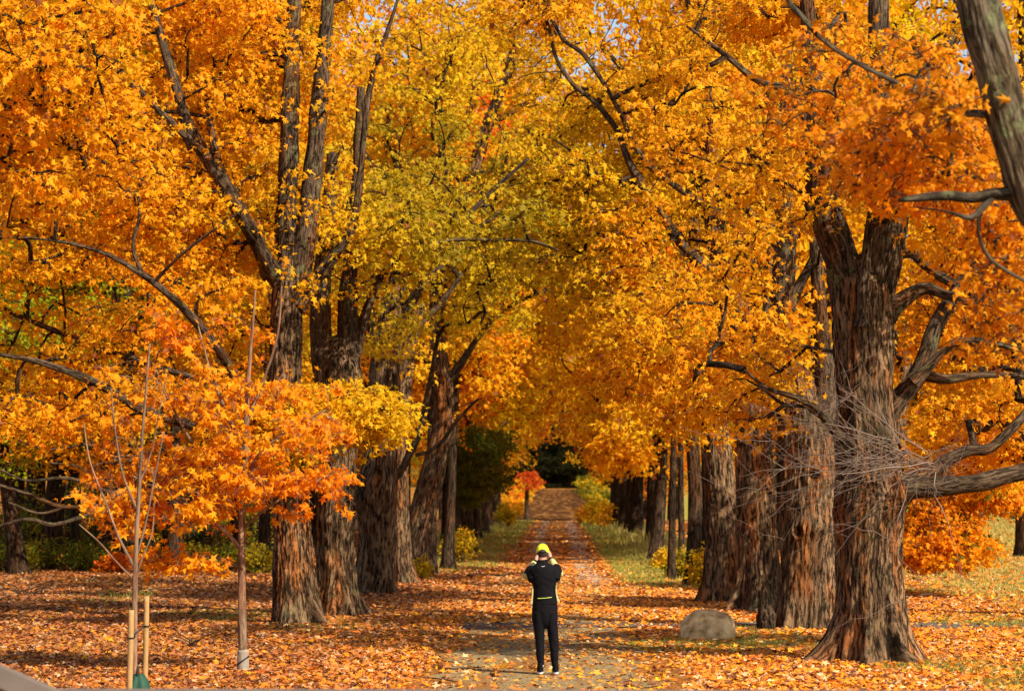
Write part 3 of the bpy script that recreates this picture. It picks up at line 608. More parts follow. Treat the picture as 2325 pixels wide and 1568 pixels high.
# right row
BIG = maple('maple_tree', 'massive foreground maple of the right row, broad buttressed foot and heavy limbs reaching right', GR, 41.3,
      [(1978, 1508, 76), (1978, 1400, 73), (1975, 1280, 72), (1978, 1150, 75), (1972, 1020, 70), (1962, 880, 67), (1957, 740, 68), (1953, 650, 66), (1952, 620, 50), (1952, 590, 30)],
      [[(1935, 680, 46), (1908, 580, 43), (1878, 490, 40), (1860, 390, 34), (1850, 250, 25), (1835, 50, 17), (1825, -150, 12)],
       [(1985, 680, 50), (2006, 560, 50), (2018, 450, 46), (2010, 300, 36), (1998, 150, 28), (1995, 0, 23), (2000, -200, 17)],
       [(1958, 740, 13, -.42), (1960, 680, 12, -.47), (1966, 600, 11, -.5), (1975, 530, 10, -.5), (1990, 440, 8, -.6)],
       [(2005, 1118, 34), (2070, 1108, 26), (2140, 1104, 24), (2220, 1096, 23), (2290, 1078, 21), (2360, 1060, 18), (2520, 1000, 12)],
       [(2000, 960, 30), (2040, 905, 25), (2078, 860, 23), (2105, 800, 22), (2125, 740, 21), (2165, 670, 18), (2205, 610, 15), (2240, 540, 12), (2260, 440, 9)],
       [(2075, 865, 14, -.2), (2120, 820, 12, -.3), (2160, 782, 11, -.4), (2200, 775, 10, -.5), (2250, 778, 9, -.6), (2340, 800, 7, -.6)],
       [(2090, 850, 12), (2150, 860, 12), (2230, 850, 10), (2330, 855, 8)],
       [(2020, 1110, 24, .2), (2100, 1085, 20, .3), (2150, 1045, 17, .4), (2200, 1022, 15, .4), (2245, 1018, 14, .4), (2290, 980, 12, .4), (2340, 925, 10, .4)],
       [(2010, 720, 20), (2050, 680, 16), (2100, 655, 14), (2150, 670, 12, -.2), (2220, 690, 11, -.4), (2330, 712, 9, -.5)],
       [(2035, 570, 14), (2075, 575, 14), (2100, 600, 13), (2140, 630, 13), (2200, 660, 12), (2330, 700, 10)],
       [(2010, 330, 28), (2050, 240, 24), (2100, 170, 21), (2150, 105, 19), (2190, 40, 17), (2240, -60, 12)],
       [(2005, 160, 14), (2060, 130, 12), (2110, 118, 11), (2170, 130, 9), (2230, 165, 6)],
       [(1925, 1010, 13, -.5), (1880, 960, 11, -.8), (1850, 925, 9, -1.1), (1800, 900, 8, -1.4), (1740, 880, 6, -1.7), (1690, 840, 4, -1.9)],
       [(1850, 300, 12), (1790, 210, 10), (1740, 190, 9), (1700, 170, 8), (1640, 120, 6), (1560, 60, 4)]],
      [E(2030, 330, 40, 330, 360, 3, 0.34), E(2240, 780, 43.5, 170, 280, 2, 0.24), E(1700, 380, 40.5, 280, 300, 2.5, 0.22), E(1690, 880, 41, 220, 130, 1.6, 0.12), E(2230, 1050, 44, 200, 70, 1.6, 0.08), E(1800, 20, 42, 300, 60, 2, .06)], 1120,
      hue=0.56, hvar=0.06, sides=190, lobes=6, seed=9, flare=0.95, per=44, crad=0.5, lsize=0.115, gapf=0.55,
      burls=[(2.35, 3.7, 0.07, 0.22), (2.2, 4.6, 0.05, 0.25), (2.5, 5.4, 0.06, 0.2)], twigs=6)
maple('maple_tree', 'second old maple of the right row, orange trunk with knothole and long split', GR, 51.2,
      [(1834, 1428, 66), (1834, 1330, 63), (1836, 1220, 62), (1838, 1140, 64), (1838, 1060, 58), (1832, 980, 54), (1826, 930, 48), (1815, 870, 34), (1805, 830, 20)],
      [[(1800, 1010, 30), (1786, 880, 27), (1775, 740, 28), (1778, 640, 29), (1785, 540, 26), (1790, 380, 20), (1785, 150, 14)],
       [(1862, 1010, 30), (1875, 880, 26), (1860, 700, 20), (1850, 500, 15)], [(1790, 700, 12), (1830, 620, 10), (1860, 560, 8), (1900, 500, 6)],
       [(1800, 620, 12), (1750, 540, 10), (1690, 470, 8), (1620, 420, 6), (1540, 370, 4)]],
      [E(1690, 500, 50, 260, 380, 3, 0.5), E(1640, 760, 48.5, 250, 170, 3, 0.4), E(1560, 930, 49, 90, 60, 1.5, 0.1)], 760,
      hue=0.56, sides=150, lobes=5, seed=10, flare=0.35, burls=[(1.85, 4.25, -0.10, 0.085), (2.85, 4.72, -0.14, 0.11), (1.95, 4.9, 0.09, 0.26)])
maple('maple_tree', 'third old maple of the right row, dark furrowed trunk behind the split orange one', GR, 58.7,
      [(1722, 1388, 52), (1720, 1300, 49), (1716, 1180, 47), (1712, 1040, 43), (1705, 900, 34), (1690, 780, 30), (1662, 660, 28), (1632, 560, 26), (1618, 470, 24), (1612, 380, 20), (1608, 250, 15)],
      [[(1640, 625, 12, -1), (1600, 605, 12, -1.5), (1552, 560, 12, -2), (1502, 490, 12, -2), (1460, 425, 11, -2), (1425, 360, 9, -2), (1400, 295, 8, -2), (1350, 232, 7, -2), (1300, 190, 6, -2), (1262, 130, 5, -2), (1245, 60, 5, -2), (1205, -20, 4, -2)],
       [(1690, 540, 8, -1), (1640, 490, 8, -1.5), (1560, 440, 8, -2), (1490, 390, 7, -2), (1440, 330, 6, -2.2), (1400, 240, 6, -2.2), (1330, 130, 6, -2.2), (1280, 90, 5, -2.2), (1240, 20, 5, -2.2)],
       [(1700, 860, 14), (1740, 720, 13), (1750, 560, 11), (1740, 400, 8)]],
      [E(1560, 350, 57.5, 250, 380, 3.5, 0.6), E(1480, 640, 56.5, 170, 160, 3, 0.25), E(1300, 330, 58, 190, 330, 3, .22), E(1330, 20, 57, 260, 60, 2, .08)], 820,
      hue=0.53, hue_fn=olive(950, 1330, 0.13), sides=120, lobes=5, seed=11, flare=0.6, burls=[(2.2, 4.4, 0.06, 0.2)])
maple('maple_tree', 'fourth old maple of the right row, leftmost of the thick clustered four', GR, 63.3,
      [(1646, 1367, 47), (1642, 1280, 44), (1638, 1160, 41), (1630, 1040, 34), (1618, 920, 30), (1600, 780, 24), (1585, 640, 18), (1575, 480, 13)],
      [[(1612, 880, 12), (1575, 790, 10), (1530, 720, 8), (1470, 660, 5), (1400, 620, 4)], [(1600, 760, 10), (1570, 600, 8), (1520, 480, 6)]],
      [E(1480, 420, 63, 220, 330, 3.5, 0.5), E(1480, 820, 61.5, 130, 150, 3, 0.35), E(1360, 620, 63, 130, 150, 3, 0.15)], 560,
      hue=0.52, hue_fn=olive(950, 1300, 0.13), sides=110, lobes=4, seed=12, flare=0.5, burls=[(1.7, 4.9, 0.08, 0.2)], per=40, lsize=0.13)
maple('maple_tree', 'smooth grey maple with a curved trunk beside the thick cluster on the right', GR, 73.5,
      [(1572, 1333, 18), (1576, 1240, 16.5), (1578, 1120, 16), (1572, 1000, 15), (1562, 880, 13), (1550, 740, 10)], [], [E(1500, 600, 73, 150, 260, 3, 0.7), E(1480, 960, 71, 100, 70, 2.5, 0.3)], 300,
      hue=0.50, sides=40, rough=0.3, seed=13, flare=0.35, bark='bark_dark', per=34, lsize=0.15, twigs=3)
maple('maple_tree', 'very thin dark maple between the curved trunk and the leaning one on the right', GR, 79, [(1524, 1308, 9), (1526, 1200, 8), (1528, 1080, 7.5), (1530, 940, 6)], [], [E(1510, 800, 79, 90, 120, 2.5, 1)], 90,
      hue=0.52, sides=24, rough=0.2, seed=14, flare=0.3, bark='bark_dark', per=30, lsize=0.16, twigs=3)
maple('maple_tree', 'very thin dark maple right of the thinnest one, close before the curved trunk', GR, 84, [(1548, 1298, 8), (1547, 1200, 7), (1546, 1080, 6.5), (1545, 940, 6)], [], [E(1540, 820, 84, 90, 120, 2.5, 1)], 70,
      hue=0.52, sides=24, rough=0.2, seed=15, flare=0.3, bark='bark_dark', per=30, lsize=0.16, twigs=2)
maple('maple_tree', 'dark slightly leaning maple at the right road verge, left of the thin pair', GR, 98, [(1488, 1276, 17), (1494, 1200, 15), (1500, 1110, 14), (1504, 1000, 12), (1500, 860, 10)], [],
      [E(1440, 760, 97, 150, 230, 4, 0.7), E(1420, 1010, 95, 90, 60, 3, .3)], 330, hue=0.54, sides=40, rough=0.4, seed=16, flare=0.5, bark='bark_dark', per=32, lsize=0.18, twigs=3)

# leaning near limb, top right, out of focus
maple('maple_tree', 'blurred close maple whose mossy leaning stem crosses the top right corner', None, 21,
      [(2760, 1960, 70), (2740, 1500, 66), (2660, 1000, 60), (2560, 720, 55), (2450, 600, 52), (2345, 460, 48), (2300, 320, 47), (2262, 160, 48), (2225, 20, 50), (2200, -160, 44)],
      [[(2330, 420, 20), (2290, 440, 17), (2250, 440, 13), (2210, 450, 12), (2150, 445, 11), (2085, 450, 9), (2040, 455, 5)],
       [(2262, 440, 11), (2232, 470, 11), (2205, 495, 9), (2150, 480, 4), (2080, 470, 3)], [(2225, 485, 8), (2222, 530, 6), (2250, 590, 5), (2330, 640, 5)],
       [(2210, -60, 14, 2), (2100, -50, 10, 2.5), (1960, -40, 8, 3), (1790, -20, 6, 4), (1830, 50, 6, 4), (1880, 100, 6, 4), (1960, 150, 6, 4), (2060, 200, 5, 4), (2150, 250, 3, 4)]],
      [E(2140, 330, 23, 260, 120, 2.2, 0.6), E(2280, 640, 24, 120, 220, 1.5, 0.2), E(1950, 210, 26, 240, 160, 2, 0.2)], 420,
      hue=0.65, hvar=0.05, sides=72, rough=0.7, seed=17, flare=0.3, bark='bark_moss', limb_bark='bark_moss', per=22, crad=0.32, lsize=0.095, twigs=6, gap=0.36, floor=False, gapf=1.2, thin=0.5, reveal=0, rtip=.0045)
# big maple off the left edge, its crown hangs into the top left corner
maple('maple_tree', 'orange maple just outside the left edge, its crown hanging into the top left corner', GL, 33,
      [(-420, 1600, 70), (-400, 1200, 64), (-370, 700, 56), (-340, 300, 45)],
      [[(-360, 600, 30), (-250, 420, 22), (-100, 300, 14), (60, 220, 8), (160, 180, 5)], [(-350, 350, 26), (-220, 100, 18), (-40, -60, 10)]],
      [E(60, 200, 33, 300, 330, 2.6, 1.0)], 300, hue=0.60, sides=64, seed=18, flare=0.7, per=36, crad=0.45, lsize=0.11, floor=False, gapf=0.8, gap=0.47, thin=0.3, reveal=0.3)
# trees standing right of the row
maple('maple_tree', 'glowing orange maple behind the big right trunk, lowest boughs drooping to the meadow', 'maples at the edge of the meadow', 66,
      [(2015, 1362, 22), (2020, 1200, 20), (2040, 1000, 17), (2060, 800, 12)], [[(2030, 1150, 9), (2090, 1130, 7), (2150, 1150, 5), (2190, 1200, 3)]],
      [E(2125, 1215, 65, 75, 95, 1.2, 0.26), E(2060, 1240, 65, 60, 60, 1, 0.08), E(2190, 1040, 66, 190, 110, 2.5, 0.3), E(2250, 1120, 66, 130, 50, 1.5, .1), E(2200, 1230, 65, 50, 70, .8, .05), E(2200, 800, 68, 240, 220, 3, 0.4)], 680,
      hue=0.62, hvar=0.05, sides=48, rough=0.5, seed=19, flare=0.4, per=44, crad=0.5, lsize=0.125, floor=False, twigs=4, gap=0.50, gapf=.9,
      hue_fn=lambda P: np.where(rng.random(len(P)) < 0.06, -0.55, 0.0))
maple('maple_tree', 'yellow-orange maple filling the space beyond the heavy right limbs', 'maples at the edge of the meadow', 56,
      [(2440, 1400, 40), (2430, 1200, 36), (2400, 900, 30), (2380, 600, 22)], [[(2400, 900, 18), (2330, 860, 15), (2250, 850, 11), (2130, 860, 8)], [(2390, 700, 14), (2300, 560, 9), (2200, 480, 6)]],
      [E(2260, 720, 56, 220, 330, 3, 0.7), E(2230, 980, 55, 170, 110, 2, 0.3)], 620, hue=0.53, sides=64, rough=0.7, seed=20, flare=0.5, per=44, twigs=3, gap=0.42)

# ------------------------------------------------------------------ distant trees: three kinds, copied with their parts
def proto(seed, hue, dens=210):
    root = empty('maple_tree', (0, 0, 0)); s = 0.0
    k = np.array([[0, 0, -0.2, .33], [.05, 0, 1.5, .27], [.1, .1, 4, .24], [.0 + .3 * math.sin(seed), .1, 7, .20], [.3, .2, 10, .14], [.4, 0, 14, .07]]); c = catmull(k, 0.25)
    a = Acc(); a.add(*trunk_geo(c[:, :3], c[:, 3], 20, seed, 0.6, 0.4)); a.build('trunk', M['bark_dark'], root)
    sk = [(c[8::3, :3], None)]; a = Acc()
    for q in range(5):
        an = q * 1.3 + seed; h = 3.2 + q * 1.3; L = 3.2
        k = np.array([[.1, .1, h, .11], [math.cos(an) * L * .4, math.sin(an) * L * .4, h + 1.3, .08], [math.cos(an) * L, math.sin(an) * L, h + 2.9, .04]]); c2 = catmull(k, .3)
        a.add(*trunk_geo(c2[:, :3], c2[:, 3], 8, seed, 0.2)); sk.append((c2[:, :3], None))
    cl = sample_crown([((0, 0, 9.5), (4.6, 4.6, 7.0), 1.0)], dens, gap=0.47, seed=seed, freq=0.35); cl = cl[cl[:, 2] > 2.6]
    PP, RR = grow(sk, cl, rtip=0.012); a.add(*tubes(PP, RR, 4)); a.build('branches', M['bark_dark'], root)
    h = hue + (fbm(cl * 0.4, seed, 2) - .5) * 0.22
    v, f, cc = cluster_leaves(cl, 78, 0.95, 0.36, 0.165, h, 0.04, 2); mesh_np('crown', v, f, M['leaf_tint'], root, cc)
    return root
def copy_tree(src, loc, rz, sc, label, group, tint=(1, 1, 1), lean=(0, 0), name=None):
    r = src.copy(); COL.objects.link(r); r.location = loc; r.rotation_euler = (lean[0], lean[1], rz); r.scale = sc
    if name: r.name = name
    tag(r, label, 'tree', group)
    for ch in src.children:
        c = ch.copy(); COL.objects.link(c); c.parent = r; c.color = (*tint, 1)
    return r
PR = [proto(1, 0.56), proto(2, 0.50), proto(3, 0.63), proto(4, 0.55)]
used = [False] * 4
def far_tree(k, x, y, sc, label, group, tint=(1, 1, 1), lean=(0, 0), rz=None, sxy=None, dz=0):
    z = float(gz(x, y)) + dz ; s = (sc * (sxy or 1), sc * (sxy or 1), sc); rz = rng.uniform(0, 6.28) if rz is None else rz
    return copy_tree(PR[k], (x, y, z), rz, s, label, group, tint, lean)
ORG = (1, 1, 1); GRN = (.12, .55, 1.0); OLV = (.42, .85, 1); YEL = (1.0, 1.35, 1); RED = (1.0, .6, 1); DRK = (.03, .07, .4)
GW = 'dark trees of the woodland edge beyond the left lawn'
for px, Y, sx, lean, tint, lab in [
    (42, 81, 1.0, (0, R(-9)), OLV, 'leaning dark trunk at the far left end of the woodland edge'),
    (118, 88, 1.35, (0, 0), ORG, 'thick dark trunk beside a gap of bright field in the woodland edge'),
    (172, 86, .62, (0, R(-2)), GRN, 'thin dark trunk with green leaves just right of the bright field gap'),
    (243, 85, .95, (0, R(-1)), OLV, 'dark trunk behind the bare staked sapling, left one of a close pair'),
    (288, 83, 1.15, (0, 0), ORG, 'brownish trunk behind the bare staked sapling, right one of a close pair'),
    (334, 90, .7, (0, 0), ORG, 'slim dark trunk between the two saplings, nearer the bare one'),
    (468, 96, .8, (0, 0), ORG, 'dark trunk hidden behind the left half of the orange sapling'),
    (528, 93, .9, (0, R(1)), OLV, 'dark trunk directly behind the stem of the orange sapling'),
    (600, 90, .8, (0, 0), ORG, 'dark trunk showing just left of the first big maple of the left row')]:
    p = at(px, 1300, Y); far_tree(int(rng.integers(0, 4)), p[0], Y, 0.85, lab, GW, tint, lean, sxy=sx)
LW = 'dim tree deeper inside the left woodland, mostly hidden by leaves'
for i in range(26):
    Y = 98 + 2.6 * i + rng.uniform(-2, 2); x = at(rng.uniform(-60, 960), 1200, Y)[0]
    x = min(x, road_x(Y) - 6.5)
    far_tree(i % 4, x, Y, rng.uniform(1.05, 1.4), LW, 'trees deep in the left woodland', [ORG, OLV, ORG, YEL, GRN, ORG, RED][i % 7])
LR = 'distant maple of the {} row, its crown joining the golden tunnel over the road'
for i, Y in enumerate([122, 131, 142, 155, 168, 181, 195, 209]):
    far_tree(i % 4, road_x(Y) - 4.0 - rng.uniform(0, .5), Y, 1.4 + .1 * math.sin(i), LR.format('left'), 'far maples of the left row', [YEL, ORG, ORG, YEL][i % 4], sxy=.95)
for i, Y in enumerate([126, 139, 152, 166, 180, 195, 209]):
    far_tree((i + 1) % 4, road_x(Y) + 3.9 + rng.uniform(0, .5), Y, 1.3 + .1 * math.sin(i * 2), LR.format('right'), 'far maples of the right row', [ORG, ORG, YEL][i % 3], sxy=.82)
for i in range(16):
    Y = 72 + i * 9; x = road_x(Y) + 8.5 + rng.uniform(0, 5) + i * 0.3
    if 1920 < proj(np.array([[x, Y, 1.0]]))[0][0] < 2400 and Y < 150: continue
    far_tree(i % 4, x, Y, rng.uniform(1.3, 1.6), 'maple standing behind the right row, glimpsed between its trunks', 'trees behind the right row', [ORG, YEL, ORG, OLV][i % 4], sxy=.9)
for Y, x in [(99, -11), (107, -12.5), (116, -9.5), (104, 12), (114, 11)]:
    far_tree(int(Y) % 4, x, Y, 1.5, 'maple a little outside the rows, its crown filling the gap behind the old maples', 'maples just outside the rows', ORG, sxy=.85)
for i in range(14):
    Y = 236 + 7 * i; s = -1 if i % 2 else 1
    far_tree(i % 4, road_x(Y) + s * ((5.2 if Y < 262 else 9.5) + rng.uniform(0, 2)) , Y, rng.uniform(1.3, 1.75), 'orange tree on the slope beyond the crest, beside the far road', 'trees beyond the crest', [RED, ORG, YEL, RED, ORG][i % 5])
for i in range(30):
    x = -9 + (i % 10) * 3.4 + rng.uniform(-1, 1); Y = 460 + 9 * (i // 10)
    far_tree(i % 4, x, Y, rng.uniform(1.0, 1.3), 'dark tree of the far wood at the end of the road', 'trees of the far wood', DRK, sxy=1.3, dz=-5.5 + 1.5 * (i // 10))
for i in range(46):
    x = -75 + i * 3.6 + rng.uniform(-1, 1); Y = 490 + rng.uniform(0, 40)
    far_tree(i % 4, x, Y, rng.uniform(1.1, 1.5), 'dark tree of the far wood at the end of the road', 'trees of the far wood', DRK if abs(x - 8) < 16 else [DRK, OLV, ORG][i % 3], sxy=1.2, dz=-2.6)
for i in range(22):
    x = 22 + i * 3.4; Y = 262 + rng.uniform(-12, 12)
    far_tree(i % 4, x, Y, rng.uniform(.8, 1.1), 'small tree along the far edge of the meadow', 'trees along the far meadow edge', [ORG, OLV, RED, YEL][i % 4])
for i in range(22):
    x = -80 + i * 3.2; Y = 268 + rng.uniform(-12, 12)
    far_tree(i % 4, x, Y, rng.uniform(.9, 1.2), 'tree of the far wood beyond the left woodland', 'trees far behind the left woodland', [ORG, OLV, ORG, YEL][i % 4])
for i, (px, Y) in enumerate([(1700, 96), (1850, 100), (1780, 112), (2200, 110), (2330, 100), (1620, 92), (1000, 128), (1120, 134)]):
    far_tree(i % 4, at(px, 800, Y)[0], Y, 1.75, 'tall maple of the wood behind the right row, only its high crown showing', 'tall trees behind the right row', [ORG, YEL, ORG][i % 3], sxy=.75) if px not in (1000, 1120) else far_tree(i % 4, road_x(Y) + (-7 if px == 1000 else 7.5), Y, 2.0, 'very tall maple rising behind the rows, its top closing the view over the road', 'tallest maples behind the rows', ORG, sxy=.8)
for i, (px, Y) in enumerate([(80, 110), (280, 104), (440, 108), (570, 102)]):
    far_tree(i % 4, at(px, 800, Y)[0], Y, 1.8, 'tall maple of the left woodland, only its high crown showing over the others', 'tall trees of the left woodland', [ORG, YEL][i % 2], sxy=.75)
for pr in PR:
    for ch in list(pr.children): bpy.data.objects.remove(ch)
    bpy.data.objects.remove(pr)

grow_crowns()
# ------------------------------------------------------------------ smaller trees
maple('green_tree', 'small dark green tree below the orange canopy at the left road edge', None, 112, [(1078, 1238, 5), (1080, 1180, 4.5), (1082, 1100, 4), (1084, 1010, 3)], [],
      [E(1095, 1050, 110, 66, 82, 1.6, .75), E(1060, 1130, 112, 34, 40, 1.0, .25), E(1130, 1000, 112, 40, 30, 1, .15)], 210, hue=0.15, hvar=0.06, sides=16, rough=0.2, seed=30, flare=0.2, bark='bark_dark', per=44, crad=0.42, lsize=0.13, lod=1, twigs=2, gap=0.36, gapf=.9)
maple('red_tree', 'little red-leaved tree with a dark trunk where the road drops over the crest', None, 230, [(1196, 1180, 5.5), (1196, 1140, 5), (1197, 1100, 4)], [],
      [E(1200, 1090, 229, 32, 22, 1.3, 1)], 44, hue=0.90, hvar=0.05, sides=12, rough=0.1, seed=31, flare=0.1, bark='bark_dark', per=34, crad=0.5, lsize=0.17, lod=2, twigs=1, gap=0.3)
SAP = maple('orange_sapling', 'slender young maple in full orange leaf on the left lawn, stem foot wrapped in white', 'young trees on the left lawn', 38.8,
      [(552, 1524, 9), (550, 1420, 9), (549, 1300, 8.5), (549, 1200, 8), (553, 1100, 8), (558, 1000, 6.5), (563, 880, 5), (572, 760, 3.5), (580, 660, 2)],
      [[(549, 1250, 6), (510, 1205, 5, -.1), (450, 1165, 4, -.2), (380, 1120, 3, -.3), (300, 1080, 2, -.3)], [(550, 1290, 4), (480, 1262, 3), (430, 1268, 2.5), (350, 1262, 1.5)],
       [(551, 1160, 5.5), (500, 1090, 4.5, .2), (440, 1010, 3.5, .3), (390, 920, 2.5, .3), (350, 830, 2, .3)], [(553, 1100, 5), (590, 1030, 4, -.2), (650, 980, 3, -.3), (740, 930, 2, -.4)],
       [(556, 1040, 5), (520, 950, 4, -.3), (480, 850, 3, -.4), (450, 740, 2, -.4)], [(560, 960, 4), (600, 860, 3, .1), (630, 760, 2.5, .2), (640, 650, 2, .2)],
       [(550, 1200, 4), (610, 1150, 3, -.3), (680, 1110, 2, -.4), (790, 1060, 1.5, -.5)]],
      [E(500, 950, 38.8, 320, 190, 1.4, 0.44), E(400, 1120, 38.6, 240, 120, 1.1, 0.22), E(640, 1090, 38.6, 190, 110, 1.0, 0.14), E(625, 720, 38.8, 75, 120, .5, 0.08), E(430, 780, 38.8, 110, 110, .6, .06), E(430, 1250, 38.6, 160, 40, .5, 0.07)], 400,
      hue=0.665, hvar=0.08, sides=24, rough=0.15, seed=32, flare=0.15, bark='bark_smooth', limb_bark='bark_smooth', per=20, crad=0.27, lsize=0.125, twigs=5, gap=0.485, gapf=1.15, floor=False, rtip=0.0035)
maple('bare_sapling', 'pale nearly leafless young tree between two wooden stakes on the left lawn', 'young trees on the left lawn', 33.5,
      [(303, 1592, 7), (305, 1450, 6.5), (307, 1300, 6), (312, 1180, 5), (318, 1080, 4.5), (324, 980, 4), (332, 880, 3), (340, 780, 2)],
      [[(306, 1290, 3.5), (268, 1215, 3), (240, 1140, 2.5), (205, 1050, 2), (190, 960, 1.5)], [(308, 1270, 3), (330, 1190, 2.5), (350, 1090, 2), (372, 980, 1.5)],
       [(306, 1318, 2.5), (260, 1270, 2.2), (225, 1230, 2), (180, 1190, 1.3)], [(313, 1160, 3), (280, 1080, 2.5), (262, 980, 2), (252, 880, 1.3)], [(316, 1100, 2.5), (345, 1020, 2), (362, 930, 1.5), (380, 850, 1)],
       [(305, 1345, 2.2), (318, 1280, 2), (345, 1210, 1.6), (350, 1140, 1.2)]],
      [E(300, 950, 33.5, 110, 200, .6, 1)], 26, hue=0.68, sides=16, rough=0.1, seed=33, flare=0.1, bark='bark_smooth', limb_bark='bark_smooth', per=5, crad=0.2, lsize=0.08, twigs=4, gap=0.3, floor=False, rtip=0.003)

grow_crowns()
# ------------------------------------------------------------------ bare boughs and twigs
maple('maple_tree', 'dark maple with long leafless grey boughs sweeping left above the woodland edge', GW, 80,
      [(402, 1312, 20), (398, 1240, 18), (396, 1150, 17), (398, 1050, 15), (400, 950, 12)],
      [[(398, 1185, 9), (350, 1168, 8, -1), (290, 1160, 7.5, -1.5), (220, 1150, 6.5, -2), (140, 1150, 5, -2), (60, 1120, 4, -2), (-20, 1095, 3, -2)],
       [(350, 1168, 6, -1), (300, 1130, 5.5, -1.4), (230, 1110, 5, -2), (150, 1085, 4, -2.4), (60, 1090, 3, -2.4), (-10, 1060, 2.5, -2.4)],
       [(250, 1155, 5.5, -1.8), (190, 1172, 5, -2), (120, 1190, 4.5, -2.4), (60, 1178, 4, -2.5), (-20, 1200, 3, -2.5)],
       [(398, 1120, 7), (360, 1080, 6, -1), (330, 1050, 5.5, -1), (270, 1040, 5, -1.5), (200, 1010, 4, -2), (110, 1020, 3, -2), (20, 990, 2.5, -2)],
       [(150, 1150, 3.5, -2), (90, 1165, 3, -2), (20, 1140, 2.5, -2)], [(230, 1110, 3, -2), (180, 1060, 2.5, -2), (110, 1050, 2, -2)]],
      [E(200, 930, 80, 260, 100, 3, 1)], 170, hue=0.50, sides=40, rough=0.4, seed=34, flare=0.4, bark='bark_dark', limb_bark='bark_limb', per=34, lsize=0.15, twigs=4)
grow_crowns()
def twig_tangle(parent, starts, n, Lpx, Y, name, mat, rmax=.009, dirx=-1, spread=.5, leaves=0):
    P = []; Rr = []
    for _ in range(n):
        s = starts[rng.integers(len(starts))]; p0 = at(s[0] + rng.normal() * 12, s[1] + rng.normal() * 12, Y + rng.uniform(-.25, .15))
        L = rng.uniform(.35, 1.0) * Lpx * Y / F; a = rng.normal(-0.12, spread); d = np.array([math.cos(a) * dirx, rng.normal() * .25, math.sin(a)]); k = 10; pts = [p0]
        bend = rng.normal(.12, .14); wk = np.zeros(3)
        for q in range(1, k):
            a2 = bend * q * .5; wk = wk + rng.normal(size=3) * .22; dd = np.array([d[0], d[1], d[2] + a2 * .6]) + wk; pts.append(pts[-1] + dd / np.linalg.norm(dd) * L / k)
        r0 = rng.uniform(.4, 1) * rmax; P.append(pts); Rr.append(np.linspace(r0, .0016, k))
        for _2 in range(3):
            q = rng.integers(1, k - 1); b = [pts[q]]; d2 = d + rng.normal(size=3) * np.array([.4, .3, .7])
            for _3 in range(1, k): b.append(b[-1] + (d2 + rng.normal(size=3) * .2) / np.linalg.norm(d2) * L * .45 / k)
            P.append(b); Rr.append(np.linspace(r0 * .5, .0014, k))
    a = Acc(); a.add(*tubes(np.array(P), np.array(Rr), 4)); o = parent.location
    a.build(name, M[mat], parent, tuple(o))
M['twig'] = bark_mat('pale_twig', (.12, .085, .065), (.22, .16, .13), (.34, .27, .22), (1.1, .95, .9), bump=0.1, scale=20, green=0)
twig_tangle(BIG, [(2110, 1050), (2080, 1045), (2040, 1020), (2120, 1055)], 40, 560, 40.4, 'twig_tangle', 'twig', spread=.30, rmax=.0115)
twig_tangle(BIG, [(1900, 930), (1940, 900), (1890, 980)], 16, 260, 40.5, 'twig_tangle', 'twig', rmax=.007, spread=.6)
twig_tangle(BIG, [(2060, 1075), (2120, 1050)], 12, 240, 40.7, 'twig_tangle', 'twig', dirx=1, rmax=.007, spread=.6)

# ------------------------------------------------------------------ shrubs and seedlings
def shrub(name, label, px, Y, wpx, h, hue, n=26, cat='shrub', group=None, size=.09, hv=.06, per=34):
    s = Y / F; x0 = at(px, 1200, Y)[0]; z0 = float(gz(x0, Y)); root = empty(name, (x0, Y, z0)); tag(root, label, cat, group)
    wd = wpx * s / 2; d = rng.normal(size=(n, 3)); d /= np.linalg.norm(d, axis=1)[:, None]; d *= rng.random(n)[:, None] ** .4
    C = np.stack([x0 + d[:, 0] * wd, Y + d[:, 1] * min(wd, 1.4), z0 + h * .5 + d[:, 2] * h * .5], -1); C[:, 2] = np.maximum(C[:, 2], z0 + .08)
    b = np.array([x0, Y, z0 - .05]) + rng.normal(size=(n, 3)) * np.array([wd * .3, .2, 0]); m_ = b * .5 + C * .5 + rng.normal(size=(n, 3)) * .08
    a = Acc(); a.add(*tubes(np.stack([b, m_, C], 1), np.tile(np.array([.016, .011, .005]), (n, 1)), 4)); a.build('stems', M['bark_dark'], root, (x0, Y, z0))
    v, f, c = cluster_leaves(C, per, min(.42, h * .42), .6, size, hue + rng.normal(size=n) * hv, .05, 2); v[:, 2] = np.maximum(v[:, 2], z0 - .02)
    mesh_np('foliage', v, f, M['leaf'], root, c, ori=(x0, Y, z0)); return root
SG = 'shrubs under the woodland edge left'
for px, Y, wpx, h, hue, lab in [
    (20, 82.5, 120, 1.0, .16, 'olive shrub around the leaning trunk at the left picture edge'), (110, 85, 130, 1.0, .18, 'olive shrub below the bright field gap on the left'),
    (205, 83.5, 120, .9, .15, 'dull green shrub between the thin trunk and the close pair of trunks'), (262, 82, 70, .7, .78, 'low russet seedlings before the close pair of dark trunks'),
    (330, 84.5, 110, .8, .22, 'green-brown shrub right of the bare sapling, before the dark trunks'), (440, 83.5, 110, .8, .20, 'dark green shrub low behind the orange sapling on its left'),
    (520, 84, 110, .8, .16, 'dark green shrub behind the stem of the orange sapling'), (590, 82, 90, .8, .22, 'yellow-green shrub just left of the first big left trunk')]:
    shrub('shrub', lab, px, Y, wpx, h, hue, 44, group=SG)
for i in range(9):
    shrub('shrub', 'tall dark shrub deeper in the left woodland, behind the edge trunks', 10 + i * 72, 96 + (i % 3) * 2, 130, 2.5, [.12, .22, .16][i % 3], 40, group='tall shrubs in the left woodland', size=.11)
RGp = 'shrubs along the road verges'
